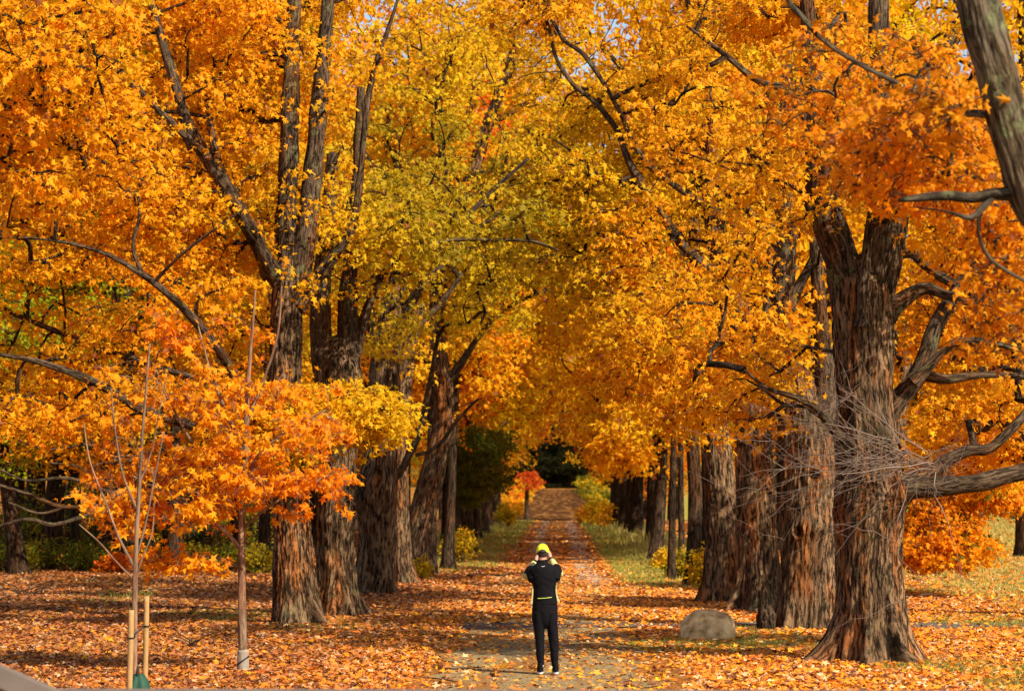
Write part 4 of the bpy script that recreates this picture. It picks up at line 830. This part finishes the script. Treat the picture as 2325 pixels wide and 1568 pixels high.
for px, Y, wpx, h, hue, lab in [
    (945, 79, 60, .55, .36, 'low yellow-green weeds at the foot of the leaning left maple'), (1040, 96, 60, 1.25, .33, 'yellowish bush behind the slim dark trunk nearest the road on the left'),
    (1056, 108, 55, 1.0, .26, 'loose green bush under the small green tree'), (1150, 190, 50, 1.7, .32, 'pale straggly bush left of the crest by the wooden block'),
    (1120, 200, 50, 1.7, .45, 'golden bush below the green tree at the crest'), (1345, 196, 50, 2.0, .42, 'tall yellow bush right of the road where it drops away'),
    (1378, 180, 50, 1.8, .50, 'orange-brown bush right of the tall yellow one'), (1600, 71, 50, 1.1, .36, 'yellow-green bush between the curved grey trunk and the thick cluster'),
    (1545, 80, 50, .8, .22, 'green weeds round the thin trunk pair right of the road'), (1512, 88, 50, .7, .38, 'yellow tall weeds beside the slightly leaning dark trunk'),
    (1325, 214, 40, 1.2, .60, 'rusty bush overhanging the crest on the right')]:
    shrub('bush', lab, px, Y, wpx, h, hue, 30, group=RGp, size=.10 if Y < 120 else .16)

for i in range(30):
    Y = 328 + 4.2 * i; sd = -1 if i % 2 else 1; xx = road_x(Y) + sd * (4.6 + rng.uniform(0, 1.6) - .006 * (Y - 328)); px_ = CX + xx / Y * F
    shrub('bush', 'dark roadside bush on the far slope beyond the crest', px_, Y, 60, 2.4, [.2, .5, .3, .7][i % 4], 20, group='bushes on the far slope', size=.3)
# ------------------------------------------------------------------ fallen wood, rock, burl, block
def stick(name, label, pts, Y0s, r, cat, group=None, mat='bark_dark'):
    P = []
    for (px, py) in pts:
        Y = depth_of(py); x = at(px, py, Y)[0]; P.append([x, Y, float(gz(x, Y)) + r * .8])
    c = catmull(np.array(P), .1); rr = np.linspace(r, r * .5, len(c)); v = trunk_geo(c, rr, 12, 3, .4); a = Acc(); a.add(*v)
    o = a.build('branch_piece', M[mat], None, tuple(c[0])); o.name = name; tag(o, label, cat, group); return o
stick('fallen_branch', 'dead branch lying across the leaves left of the road, beyond the person', [(1062, 1311), (1100, 1309), (1135, 1310), (1166, 1307)], 0, .055, 'branch')
stick('fallen_branch', 'short dark stick lying in the litter at the left lawn, below the woodland edge', [(430, 1386), (455, 1381), (484, 1384)], 0, .05, 'branch')
def brush(label, px, py, w_, n, h=.35):
    Y = depth_of(py); x0 = at(px, py, Y)[0]; P = []; Rr = []
    for _ in range(n):
        a = rng.uniform(0, 6.28); L = rng.uniform(.4, 1) * w_; p = np.array([x0 + rng.normal() * .15, Y + rng.normal() * .3, .03]); d = np.array([math.cos(a), math.sin(a), rng.uniform(0, .35)])
        pts = [p + d * L * q / 5 + np.array([0, 0, h * math.sin(q / 5 * 2.2) * .35]) + rng.normal(size=3) * .03 for q in range(6)]; P.append(pts); Rr.append(np.linspace(.014, .003, 6))
    P = np.array(P); P[..., 2] = np.maximum(P[..., 2], .02); a = Acc(); a.add(*tubes(P, np.array(Rr), 5)); o = a.build('fallen_branch', M['bark_limb'], None, (x0, Y, 0)); tag(o, label, 'branch')
brush('spray of bare fallen twigs on the brown leaves at the far left of the lawn', 60, 1352, 1.5, 16)
brush('small dead twiggy branch curling up beside the wrapped foot of the orange sapling', 430, 1470, .7, 7)

def blob(name, c, r, nn, amp, mat, label=None, cat=None, flat=0.0, seed=0, cuts=(), freq=2.0):
    nu, nv = nn * 2, nn; u = np.linspace(0, 2 * np.pi, nu, endpoint=False); v = np.linspace(0.02, np.pi - 0.02, nv)
    U, Vv = np.meshgrid(u, v); D = np.stack([np.cos(U) * np.sin(Vv), np.sin(U) * np.sin(Vv), np.cos(Vv)], -1)
    rr = 1 + amp * (fbm(D * freq + seed, seed, 3) - .5) * 2 + amp * .25 * (fbm(D * 9 + seed, seed + 4, 3) - .5)
    P = D * rr[..., None]
    for (nx, ny, nz, k) in cuts:
        nn_ = np.array([nx, ny, nz]) / np.linalg.norm([nx, ny, nz]); s = P @ nn_; e = np.clip(s - k, 0, None); P = P - e[..., None] * nn_ * .85
    P = P * np.array(r); P = P + np.array(c); i = np.arange(nu * nv).reshape(nv, nu); j = np.roll(i, -1, 1)
    Fq = np.stack([i[:-1], i[1:], j[1:], j[:-1]], -1).reshape(-1, 4); P = P.reshape(-1, 3); P = np.vstack([P, P[:nu].mean(0), P[-nu:].mean(0)])
    t1 = np.stack([np.full(nu, len(P) - 2), i[0], j[0]], -1); t2 = np.stack([np.full(nu, len(P) - 1), j[-1], i[-1]], -1)
    o = mesh_np(name, P, [Fq, np.vstack([t1, t2])], mat, None, smooth_=True, vecs=P, ori=tuple(c)); 
    if label: tag(o, label, cat)
    return o
m, t, out = new_mat('field_stone'); tc = N(t, 'ShaderNodeTexCoord')
n1 = N(t, 'ShaderNodeTexNoise'); n1.inputs['Scale'].default_value = 5; n1.inputs['Detail'].default_value = 8; t.links.new(tc.outputs['Object'], n1.inputs[0])
vo = N(t, 'ShaderNodeTexVoronoi'); vo.inputs['Scale'].default_value = 16; t.links.new(tc.outputs['Object'], vo.inputs[0])
c = ramp(t, n1.outputs[0], [(.3, (.20, .12, .045)), (.5, (.56, .38, .17)), (.7, (.78, .58, .32))])
c = mixc(t, ramp(t, vo.outputs[0], [(.10, (.8, .8, .8)), (.2, (0, 0, 0))]), c, (.50, .46, .38))
b = N(t, 'ShaderNodeBsdfPrincipled'); b.inputs['Roughness'].default_value = .9; b.inputs['Specular IOR Level'].default_value = .05; t.links.new(c, b.inputs['Base Color'])
bp = N(t, 'ShaderNodeBump'); bp.inputs['Strength'].default_value = .8; bp.inputs['Distance'].default_value = .03; t.links.new(n1.outputs[0], bp.inputs['Height']); t.links.new(bp.outputs[0], b.inputs['Normal']); t.links.new(b.outputs[0], out.inputs[0]); M['stone'] = m
p = at(1607, 1448, 47.4); blob('boulder', (p[0], 47.4, .10), (.50, .42, .43), 64, .22, M['stone'], 'rounded tan boulder speckled with lichen on the grass right of the person', 'boulder', seed=5, cuts=[(-.8, -.5, .55, .62), (.2, -.3, 1, .80), (.9, -.4, .2, .8), (-.2, -1, .3, .75)])
p = at(1741, 1415, 50.6); blob('tree_burl', (p[0], 50.6, .16), (.17, .2, .30), 44, .30, M['bark_dark'], 'dark knobbly stump against the left foot of the split orange trunk', 'stump', seed=9, freq=3.2)
M['cutwood'] = plain('cut_wood', (.36, .24, .14), .85, 12, .5)
def boxm(name, lo, hi, mat, parent=None, ori=(0, 0, 0), bev=.01, rot=None):
    lo, hi = np.array(lo, float), np.array(hi, float); import bmesh
    bm = bmesh.new(); bmesh.ops.create_cube(bm, size=1)
    for v in bm.verts: v.co = Vector([(lo[i] + hi[i]) / 2 + v.co[i] * (hi[i] - lo[i]) for i in range(3)])
    if bev: bmesh.ops.bevel(bm, geom=bm.edges[:], offset=bev, segments=2, affect='EDGES', profile=.6)
    if rot is not None:
        cc = Vector((lo + hi) / 2); bmesh.ops.rotate(bm, cent=cc, matrix=rot, verts=bm.verts[:])
    for v in bm.verts: v.co -= Vector(ori)
    me = bpy.data.meshes.new(name); bm.to_mesh(me); bm.free(); me.materials.append(mat); o = bpy.data.objects.new(name, me); COL.objects.link(o)
    if parent: o.parent = parent
    else: o.location = ori
    return o
p = at(1160, 1190, 203); z0 = float(gz(p[0], 203))
blk = boxm('wooden_block', (p[0] - .24, 202.8, z0 - .05), (p[0] + .20, 203.2, z0 + .50), M['cutwood'], None, (p[0], 203, z0), .04); tag(blk, 'small squared wooden block standing left of the far road near the crest', 'block')

# ------------------------------------------------------------------ stakes, tie, watering bag, trunk wrap
M['stakewood'] = plain('stake_wood', (.40, .23, .09), .85, 16, .6, .1); M['blackstrap'] = plain('black_strap', (.015, .013, .014), .6, 40)
M['bagcloth'] = plain('green_cloth', (.010, .055, .030), .7, 14, .6); M['wrap'] = plain('white_wrap', (.27, .22, .17), .85, 18, .6, .1)
def stake(px, ptop, Y, hw, label):
    top = at(px, ptop, Y); z0 = float(gz(top[0], Y)); c = catmull(np.array([[top[0] - .018, Y, z0 - .1], [top[0] - .008, Y, z0 + .5], [top[0], Y, top[2]]]), .06)
    V, Q, T, B = trunk_geo(c, np.full(len(c), hw), 14, 2, .15); a = Acc(); V[-1] = c[-1]; a.add(V, Q, T, B)
    me = a.build('stake', M['stakewood'], None, (top[0], Y, z0)); me.name = 'wooden_stake'; tag(me, label, 'stake', 'stakes beside the bare sapling'); return top
s1 = stake(298, 1384, 33.2, .036, 'shorter round wooden stake on the left of the bare sapling stem')
s2 = stake(333, 1353, 33.8, .034, 'taller round wooden stake on the right of the bare sapling stem')
z1 = at(298, 1447, 33.2)[2]; z2 = at(333, 1420, 33.8)[2]
def loop(c, r, k=24):
    th = np.linspace(0, 2 * np.pi, k); return np.stack([c[0] + r * np.cos(th), c[1] + r * np.sin(th), c[2] + 0 * th], -1)
tie = empty('tree_tie', (s1[0], 33.2, z1)); tag(tie, 'black strap tying the bare sapling between its two stakes', 'tree tie')
for nm, path, rr in [('stake_loop', loop((s1[0] - .004, 33.2, z1), .043), .008), ('stake_loop', loop((s2[0], 33.8, z2), .041), .008),
                     ('strap', catmull(np.array([[s1[0] + .04, 33.22, z1 + .01], [(s1[0] + s2[0]) / 2 - .045, 33.44, (z1 + z2) / 2 - .03], [(s1[0] + s2[0]) / 2 + .02, 33.54, (z1 + z2) / 2 + .03], [s2[0] - .04, 33.78, z2]]), .02), .011)]:
    V, Q, T, B = trunk_geo(path, np.full(len(path), rr), 8, 1); a = Acc(); a.add(V, Q, T, B); a.build(nm, M['blackstrap'], tie, tuple(tie.location))
bp_ = at(317, 1560, 33.4); bx, by, bz = bp_[0], 33.32, float(gz(bp_[0], 33.3))
bag = empty('watering_bag', (bx, by, bz)); tag(bag, 'dark green watering bag wrapped round the foot of the bare sapling', 'watering bag')
th = np.linspace(0, 2 * np.pi, 64, endpoint=False); zz = np.linspace(0, 1, 22); TH, ZZ = np.meshgrid(th, zz)
rr = (.115 + .03 * np.sin(ZZ * np.pi)) * (1 - .45 * ZZ ** 4) * (1 + .10 * np.abs(np.sin(TH)) - .16 * np.exp(-((np.abs(np.angle(np.exp(1j * (TH + np.pi / 2)))) / .25) ** 2))) * (1 + .12 * (fbm(np.stack([np.cos(TH) * 2, np.sin(TH) * 2, ZZ * 3], -1), 3, 2) - .5))
V = np.stack([bx + rr * np.cos(TH), by + rr * np.sin(TH) * .9, bz + ZZ * .36 - .02], -1).reshape(-1, 3); i = np.arange(22 * 64).reshape(22, 64); j = np.roll(i, -1, 1)
V = np.vstack([V, [[bx, by, bz + .345]]]); Fq = np.stack([i[:-1], j[:-1], j[1:], i[1:]], -1).reshape(-1, 4)
mesh_np('bag_body', V, [Fq, np.stack([i[-1], j[-1], np.full(64, len(V) - 1)], -1)], M['bagcloth'], bag, smooth_=True, ori=(bx, by, bz))
V, Q, T, B = trunk_geo(catmull(np.array([[bx - .01, by - .05, bz + .30], [bx - .008, by - .06, bz + .38], [bx + .002, by - .05, bz + .44]]), .02), np.linspace(.022, .014, len(catmull(np.array([[bx - .01, by - .05, bz + .30], [bx - .008, by - .06, bz + .38], [bx + .002, by - .05, bz + .44]]), .02))), 12, 1)
a = Acc(); a.add(V, Q, T, B); a.build('strap_end', M['blackstrap'], bag, (bx, by, bz))
sx, sy, sz = SAP.location
for nm, z_a, z_b, r_, mt in [('trunk_wrap', .05, .31, .082, 'wrap'), ('wrap_band', .16, .185, .088, 'blackstrap')]:
    zc = np.linspace(z_a, z_b, 10); cc = np.stack([sx - (zc * .008), sy + zc * 0, sz + zc], -1)
    V, Q, T, B = trunk_geo(cc, np.full(10, r_), 28, 4, .3)
    if nm == 'wrap_band': V[:, 2] += (V[:, 0] - sx) * .7
    a = Acc(); a.add(V, Q, T, B); a.build(nm, M[mt], SAP, (sx, sy, sz))

# ------------------------------------------------------------------ fence close to the camera
M['greywood'] = plain('weathered_rail', (.15, .12, .10), .9, 6, .5, .1)
fen = empty('rail_fence', (0, 17, 0)); tag(fen, 'blurred grey rail of a close wooden fence along the bottom edge', 'fence')
from mathutils import Matrix
def beam(nm, p0, p1, w_, h_):
    p0, p1 = Vector(p0), Vector(p1); L = (p1 - p0).length; o = boxm(nm, (-L / 2, -w_ / 2, -h_ / 2), (L / 2, w_ / 2, h_ / 2), M['greywood'], fen, (0, 0, 0), .012)
    d = (p1 - p0).normalized(); o.rotation_euler = d.to_track_quat('X', 'Z').to_euler(); o.location = (p0 + p1) / 2 - Vector((0, 17, 0)); return o
zt = at(1000, 1562, 17)[2]
beam('rail', (-3.32, 17, zt - .05), (3.5, 17, zt - .065), .09, .10); beam('lower_rail', (-3.32, 17, .55), (3.5, 17, .55), .09, .10)
a0 = at(-60, 1508, 16.9); a1 = at(150, 1600, 16.9); beam('brace', a0, a1, .08, .13)
for xx in (-3.39, 3.57): boxm('post', (xx - .07, 16.93, -.3), (xx + .07, 17.07, 1.62 if xx < 0 else 1.38), M['greywood'], fen, (0, 17, 0), .015)

# ------------------------------------------------------------------ the person, seen from behind, photographing the road
PX, PY = at(1236.6, 1530, 38.3)[0], 38.3; PZ = float(gz(PX, PY)) + .02
man = empty('person', (PX, PY, PZ)); tag(man, 'person in black tracksuit and yellow cap seen from behind, raising a phone on the road', 'person')
def rings(L, sides=36):
    """L: (x,y,z,rx,ry) horizontal ellipses bottom to top, closed"""
    c = catmull(np.array(L, float), .02); th = np.linspace(0, 2 * np.pi, sides, endpoint=False)
    V = np.stack([c[:, 0:1] + c[:, 3:4] * np.cos(th), c[:, 1:2] + c[:, 4:5] * np.sin(th), c[:, 2:3] + 0 * th], -1); n = len(c)
    i = np.arange(n * sides).reshape(n, sides); j = np.roll(i, -1, 1); Fq = np.stack([i[:-1], j[:-1], j[1:], i[1:]], -1).reshape(-1, 4)
    V = np.vstack([V.reshape(-1, 3), c[0, :3], c[-1, :3]]); T = np.vstack([np.stack([j[0], i[0], np.full(sides, n * sides)], -1), np.stack([i[-1], j[-1], np.full(sides, n * sides + 1)], -1)])
    return V, Fq, T
def limb(L, sides=24, step=.02):
    c = catmull(np.array(L, float), step); C, r = c[:, :3], c[:, 3]; T_, U, W = frames(C); th = np.linspace(0, 2 * np.pi, sides, endpoint=False)
    V = C[:, None] + r[:, None, None] * (np.cos(th)[None, :, None] * U[:, None] + np.sin(th)[None, :, None] * W[:, None]); n = len(C)
    i = np.arange(n * sides).reshape(n, sides); j = np.roll(i, -1, 1); Fq = np.stack([i[:-1], j[:-1], j[1:], i[1:]], -1).reshape(-1, 4)
    V = np.vstack([V.reshape(-1, 3), C[0] - T_[0] * r[0] * .6, C[-1] + T_[-1] * r[-1] * .6]); T = np.vstack([np.stack([j[0], i[0], np.full(sides, n * sides)], -1), np.stack([i[-1], j[-1], np.full(sides, n * sides + 1)], -1)])
    return V, Fq, T
def ellip(c, r, n=20):
    z = np.cos(np.linspace(np.pi - .15, .15, n)); return rings([(c[0], c[1], c[2] + r[2] * q, r[0] * math.sqrt(1 - q * q), r[1] * math.sqrt(1 - q * q)) for q in z])
def fuse(name, pieces, voxel, mat, parent, smooth_it=6, wr=0.0, wfreq=(14, 14, 9), seed=0):
    V = []; Q = []; T = []; n = 0
    for v, q, t3 in pieces: V.append(v); Q.append(q + n); T.append(t3 + n); n += len(v)
    tmp = mesh_np('tmp', np.vstack(V), [np.vstack(Q), np.vstack(T)], mat)
    r_ = tmp.modifiers.new('r', 'REMESH'); r_.mode = 'VOXEL'; r_.voxel_size = voxel; s_ = tmp.modifiers.new('s', 'SMOOTH'); s_.iterations = smooth_it; s_.factor = .5
    dg = bpy.context.evaluated_depsgraph_get(); me = bpy.data.meshes.new_from_object(tmp.evaluated_get(dg)); bpy.data.objects.remove(tmp)
    if wr:
        co = np.zeros(len(me.vertices) * 3, np.float32); me.vertices.foreach_get('co', co); co = co.reshape(-1, 3); no = np.zeros_like(co).ravel(); me.vertices.foreach_get('normal', no); no = no.reshape(-1, 3)
        f_ = fbm(co * np.array(wfreq) + 2.0 * fbm(co * 5, seed, 2)[:, None], seed, 3) - .5; co = co + no * (f_ * wr * 2)[:, None]; me.vertices.foreach_set('co', co.astype(np.float32).ravel())
    me.polygons.foreach_set('use_smooth', np.ones(len(me.polygons), bool)); me.materials.clear(); me.materials.append(mat); me.name = name
    o = bpy.data.objects.new(name, me); COL.objects.link(o); o.parent = parent; return o
M['skin'] = plain('skin', (.48, .24, .16), .55, 30); M['black'] = plain('black_fabric', (.0045, .0038, .0050), .85, 60, .3, .12); M['yellow'] = plain('pale_yellow_fabric', (.46, .42, .17), .8, 30, .3, .2)
M['cap'] = plain('yellow_green_cap', (.62, .68, .02), .7, 60, .3, .3); M['hair'] = plain('dark_hair', (.035, .022, .015), .7, 90, .8); M['white'] = plain('white_sole', (.50, .49, .47), .6, 20)
M['phone'] = plain('phone_body', (.02, .012, .012), .3, 20); M['zip'] = plain('lime_zip', (.50, .62, .12), .5, 20); M['glass'] = plain('phone_screen', (.03, .04, .05), .1, 5)
hx = -.028
head = [ellip((hx, .015, 1.640), (.076, .096, .098)), ellip((hx, .045, 1.575), (.058, .066, .072)), rings([(-.03, -.01, 1.40, .085, .07), (-.03, -.008, 1.46, .064, .060), (-.03, -.004, 1.53, .057, .060), (hx, .004, 1.60, .06, .066)]),
        limb([(hx, .105, 1.640, .010), (hx, .118, 1.612, .013), (hx, .122, 1.600, .015)], 12, .01), ellip((hx, .108, 1.572), (.024, .012, .009), 8), ellip((hx, .100, 1.535), (.024, .018, .018), 8),
        ellip((hx - .030, .098, 1.640), (.014, .010, .009), 8), ellip((hx + .030, .098, 1.640), (.014, .010, .009), 8),
        ellip((hx - .082, .010, 1.610), (.012, .022, .034), 10), ellip((hx + .082, .010, 1.610), (.012, .022, .034), 10)]
def arm(sh, el, wr_): return [limb([(sh[0] * .82, sh[1] + .02, sh[2] - .035, .026), (*(np.array(sh) * .45 + np.array(el) * .55 + np.array([0, 0, -.02])), .026), (*el, .028), (*(np.array(el) * .55 + np.array(wr_) * .45), .028), (*wr_, .025)], 20)]
LS, LE, LW_ = (-.16, .0, 1.40), (-.235, .22, 1.31), (-.118, .375, 1.500)
RS, RE, RW = (.145, .0, 1.41), (.19, .23, 1.345), (.088, .375, 1.535)
def hand(wr_, pc, side):
    wr_, pc = np.array(wr_), np.array(pc); out_ = [limb([(*wr_, .024), (*(wr_ * .5 + pc * .5), .028), (*pc, .030), (*(pc + (pc - wr_) * .35), .026)], 16, .01)]
    up_ = (pc - wr_) / np.linalg.norm(pc - wr_); edge = np.array([-.01 + side * .040, .44, 0]);
    for k in range(4):
        zf = pc[2] - .012 + k * .021; b_ = np.array([pc[0] - side * .002, pc[1] + .014, zf]); L = [.060, .070, .066, .052][k]
        m1 = np.array([edge[0] + side * .004, .462, zf + .004]); t1 = np.array([edge[0] - side * (L - .040), .458, zf + .006])
        out_.append(limb([(*b_, .0098), (*(b_ * .4 + m1 * .6 + np.array([side * .006, .004, 0])), .0095), (*m1, .0088), (*t1, .0072)], 10, .008))
    tb = pc + np.array([-side * .006, -.018, -.01]); out_.append(limb([(*tb, .0125), (tb[0] - side * .020, .424, tb[2] + .028, .0105), (edge[0] - side * .022, .425, tb[2] + .052, .0085)], 10, .008))
    return out_
Lp, Rp = (-.082, .425, 1.575), (.062, .425, 1.600)
body = head + arm(LS, LE, LW_) + arm(RS, RE, RW) + hand(LW_, Lp, -1) + hand(RW, Rp, 1)
body += [rings([(0, .01, .86, .13, .09), (0, .01, .98, .13, .09), (-.005, .01, 1.12, .12, .085), (-.01, .01, 1.26, .14, .09), (-.015, .005, 1.38, .135, .085), (-.02, -.005, 1.45, .09, .07)])]
legL = [(-.075, .01, .92, .064), (-.078, 0, .70, .068), (-.068, .005, .48, .050), (-.060, 0, .30, .046), (-.050, -.01, .10, .032), (-.052, .03, .05, .034)]
legR = [(.078, .01, .92, .064), (.095, 0, .70, .068), (.112, .005, .48, .050), (.128, 0, .30, .046), (.134, -.01, .10, .032), (.136, .03, .05, .034)]
body += [limb(legL, 20), limb(legR, 20)]
b_o = fuse('body', body, .0052, M['skin'], man, 3)
jk = [rings([(0, .01, .925, .172, .128), (0, .01, .955, .170, .126), (0, .008, 1.02, .160, .122), (-.004, .005, 1.12, .155, .118), (-.008, 0, 1.24, .164, .122), (-.010, 0, 1.33, .178, .122), (-.012, -.004, 1.40, .178, .112), (-.018, -.008, 1.445, .135, .092), (-.024, -.008, 1.475, .085, .076), (-.028, -.006, 1.50, .070, .070), (-.028, -.004, 1.527, .068, .068)], 48)]
for sh, el in ((LS, LE), (RS, RE)):
    sh_, el_ = np.array(sh), np.array(el); jk.append(limb([(*(sh_ * .9 + np.array([0, 0, -.008])), .080), (*(sh_ * .7 + el_ * .3), .073), (*(sh_ * .35 + el_ * .65), .062), (*(sh_ * .06 + el_ * .94 + np.array([0, 0, .012])), .052)], 24))
fuse('jacket', jk, .0075, M['black'], man, 8, .010, (11, 11, 14), 7)
for sh, el, wr_, sd in ((LS, LE, LW_, -1), (RS, RE, RW, 1)):
    sh_, el_, w2 = np.array(sh), np.array(el), np.array(wr_)
    fuse('sleeve', [limb([(*(sh_ * .9 + el_ * .1), .046), (*(sh_ * .35 + el_ * .65 + np.array([sd * .012, 0, -.022])), .048), (*(el_ + np.array([sd * .014, .01, -.010])), .052), (*(el_ * .55 + w2 * .45), .049), (*(el_ * .12 + w2 * .88), .038)], 20)], .006, M['yellow'], man, 5, .008, (20, 20, 20), 9)
    fuse('cuff', [limb([(*(el_ * .14 + w2 * .86), .0395), (*(el_ * .02 + w2 * .98), .036)], 20, .01)], .005, M['black'], man, 2)
def slab(name, outl, y0, y1, mat):
    """outline in x,z extruded along y with softened edge"""
    pts = catmull(np.array([(x, 0, z) for x, z in outl + outl[:1]], float), .02)[:-1]; n = len(pts); yy = [y0, y0 + .006, y1 - .006, y1]; k = [.86, 1, 1, .86]; ce = pts.mean(0); V = []
    for y_, s_ in zip(yy, k): q = ce + (pts - ce) * s_; q[:, 1] = y_; V.append(q)
    i = np.arange(4 * n).reshape(4, n); j = np.roll(i, -1, 1); Fq = np.stack([i[:-1], j[:-1], j[1:], i[1:]], -1).reshape(-1, 4); V = np.vstack(V + [[[ce[0], y0, ce[2]]], [[ce[0], y1, ce[2]]]])
    T = np.vstack([np.stack([j[0], i[0], np.full(n, 4 * n)], -1), np.stack([i[3], j[3], np.full(n, 4 * n + 1)], -1)]); return mesh_np(name, V, [Fq, T], mat, man, smooth_=False)
slab('side_panel', [(-.160, 1.20), (-.168, 1.12), (-.172, 1.05), (-.182, .98), (-.193, .935), (-.165, .925), (-.158, 1.0), (-.150, 1.10)], -.045, .075, M['yellow'])
slab('side_panel', [(.152, 1.22), (.160, 1.15), (.174, 1.06), (.192, 1.0), (.207, .965), (.178, .945), (.162, 1.0), (.146, 1.10)], -.045, .075, M['yellow'])
tr = [rings([(.008, .01, .60, .035, .05), (.006, .01, .66, .095, .085), (0, .01, .74, .155, .108), (0, .01, .82, .172, .122), (0, .01, .90, .168, .122), (0, .01, 1.0, .160, .114)], 40),
      rings([(-.046, -.008, .115, .044, .052), (-.048, -.008, .15, .047, .054), (-.056, 0, .22, .053, .062), (-.060, 0, .32, .058, .068), (-.066, .006, .46, .064, .072), (-.074, .008, .60, .074, .088), (-.082, .01, .74, .088, .108), (-.085, .01, .82, .088, .116)], 28),
      rings([(.134, -.008, .105, .041, .052), (.134, -.008, .15, .045, .054), (.133, 0, .22, .053, .062), (.130, 0, .32, .058, .068), (.118, .006, .46, .066, .072), (.104, .008, .60, .076, .088), (.093, .01, .74, .084, .108), (.087, .01, .82, .088, .116)], 28)]
fuse('trousers', tr, .0075, M['black'], man, 6, .011, (13, 13, 10), 17)
# cap: dome cut by an arch at the back, brim in front, strap
az = np.linspace(0, 2 * np.pi, 96, endpoint=False); el_n = 20
back = np.abs(np.angle(np.exp(1j * (az + np.pi / 2)))); zlow = 1.622 + np.where(back < .62, .040 * np.sqrt(np.clip(1 - (back / .62) ** 2, 0, 1)), 0) - .004 * np.cos(az * 2)
tq = np.linspace(0, 1, el_n)[:, None]; c0 = 1.632; a0 = np.arcsin(np.clip((zlow - c0) / .108, -1, 1))[None]; EL = a0 + (np.pi / 2 - .02 - a0) * tq
seam = 1 - .018 * np.exp(-((np.abs(np.angle(np.exp(1j * (az * 6)))) / .35) ** 2))[None]
def dome(k): return np.stack([hx + (.088 * k) * np.cos(EL) * np.cos(az) * seam, .012 + (.108 * k) * np.cos(EL) * np.sin(az) * seam, c0 + .108 * k * np.sin(EL)], -1).reshape(-1, 3)
i = np.arange(el_n * 96).reshape(el_n, 96); j = np.roll(i, -1, 1); q1 = np.stack([i[:-1], j[:-1], j[1:], i[1:]], -1).reshape(-1, 4); n1_ = el_n * 96
Vc = np.vstack([dome(1.0), dome(.965)]); rim = np.stack([i[0], i[0] + n1_, j[0] + n1_, j[0]], -1); top = np.stack([i[-1], j[-1], j[-1] + n1_, i[-1] + n1_], -1)
cap = mesh_np('cap', np.vstack([Vc, [[hx, .012, c0 + .1085]]]), [np.vstack([q1, q1[:, ::-1] + n1_, rim, top]), np.stack([i[-1], j[-1], np.full(96, 2 * n1_)], -1)], M['cap'], man, smooth_=True)
bx_ = np.linspace(-.07, .07, 15); br = []
for k_, yy in enumerate(np.linspace(0, 1, 8)):
    for x_ in bx_: br.append([hx + x_ * (1 - .35 * yy ** 2), .085 + .075 * yy + .03 * (1 - (x_ / .07) ** 2), 1.635 - .018 * yy - 3.0 * x_ * x_])
br = np.array(br); i = np.arange(120).reshape(8, 15); Fq = np.stack([i[:-1, :-1], i[:-1, 1:], i[1:, 1:], i[1:, :-1]], -1).reshape(-1, 4); bo = mesh_np('brim', br, Fq, M['cap'], cap, smooth_=True); sm = bo.modifiers.new('s', 'SOLIDIFY'); sm.thickness = .004
st_ = limb([(hx - .052, -.074, 1.630, .007), (hx - .026, -.094, 1.622, .008), (hx, -.100, 1.620, .008), (hx + .026, -.094, 1.622, .008), (hx + .052, -.074, 1.630, .007)], 8, .01); mesh_np('strap', st_[0], [st_[1], st_[2]], M['black'], cap, smooth_=True)
fuse('hair', [ellip((hx, -.004, 1.632), (.0800, .0935, .060)), rings([(hx, -.030, 1.560, .050, .044), (hx, -.026, 1.60, .070, .070), (hx, -.018, 1.64, .076, .080)], 30)], .005, M['hair'], man, 3, .003, (90, 90, 60), 3)
for x_, sd in ((-.060, -1), (.146, 1)):
    fuse('shoe', [rings([(x_, .055, .022, .044, .150), (x_, .05, .05, .045, .142), (x_, .02, .085, .043, .108), (x_, -.025, .12, .038, .062), (x_, -.025, .145, .036, .052)], 32)], .006, M['black'], man, 4)
    so = rings([(x_, .055, .0, .044, .156), (x_, .055, .010, .048, .160), (x_, .055, .020, .045, .156)], 36); so[0][:, 2] += np.where((so[0][:, 1] < -.03) & (so[0][:, 2] > .015), .014 * np.abs((so[0][:, 0] - x_)) / .04, 0); mesh_np('sole', so[0], [so[1], so[2]], M['white'], man, smooth_=False)
sk_ = rings([(-.050, -.012, .09, .036, .040), (-.048, -.010, .15, .038, .044)], 20); mesh_np('sock', sk_[0], [sk_[1], sk_[2]], M['white'], man, smooth_=True)
zl = limb([(-.094, -.1125, 1.010, .0042), (-.03, -.1235, 1.012, .0042), (.04, -.1225, 1.018, .0042), (.092, -.1095, 1.026, .0042)], 8, .01); mesh_np('pocket_zip', zl[0], [zl[1], zl[2]], M['zip'], man)
lg = limb([(-.045, -.108, 1.440, .0022), (-.032, -.110, 1.434, .0036), (-.012, -.110, 1.437, .0040), (.004, -.107, 1.444, .0018)], 8, .005); mesh_np('logo', lg[0], [lg[1], lg[2]], M['white'], man)
ph = empty('phone', (PX - .01, PY + .442, PZ + 1.595)); tag(ph, 'dark phone held up in front of the person, its top edge above the cap', 'phone')
boxm('phone_body', (-.039, -.005, 0), (.039, .005, .158), M['phone'], ph, (0, 0, 0), .004); boxm('screen', (-.035, -.0075, .006), (.035, -.0055, .152), M['glass'], ph, (0, 0, 0), .0005)
boxm('camera_lens', (-.033, .0055, .115), (-.008, .008, .148), M['phone'], ph, (0, 0, 0), .002)
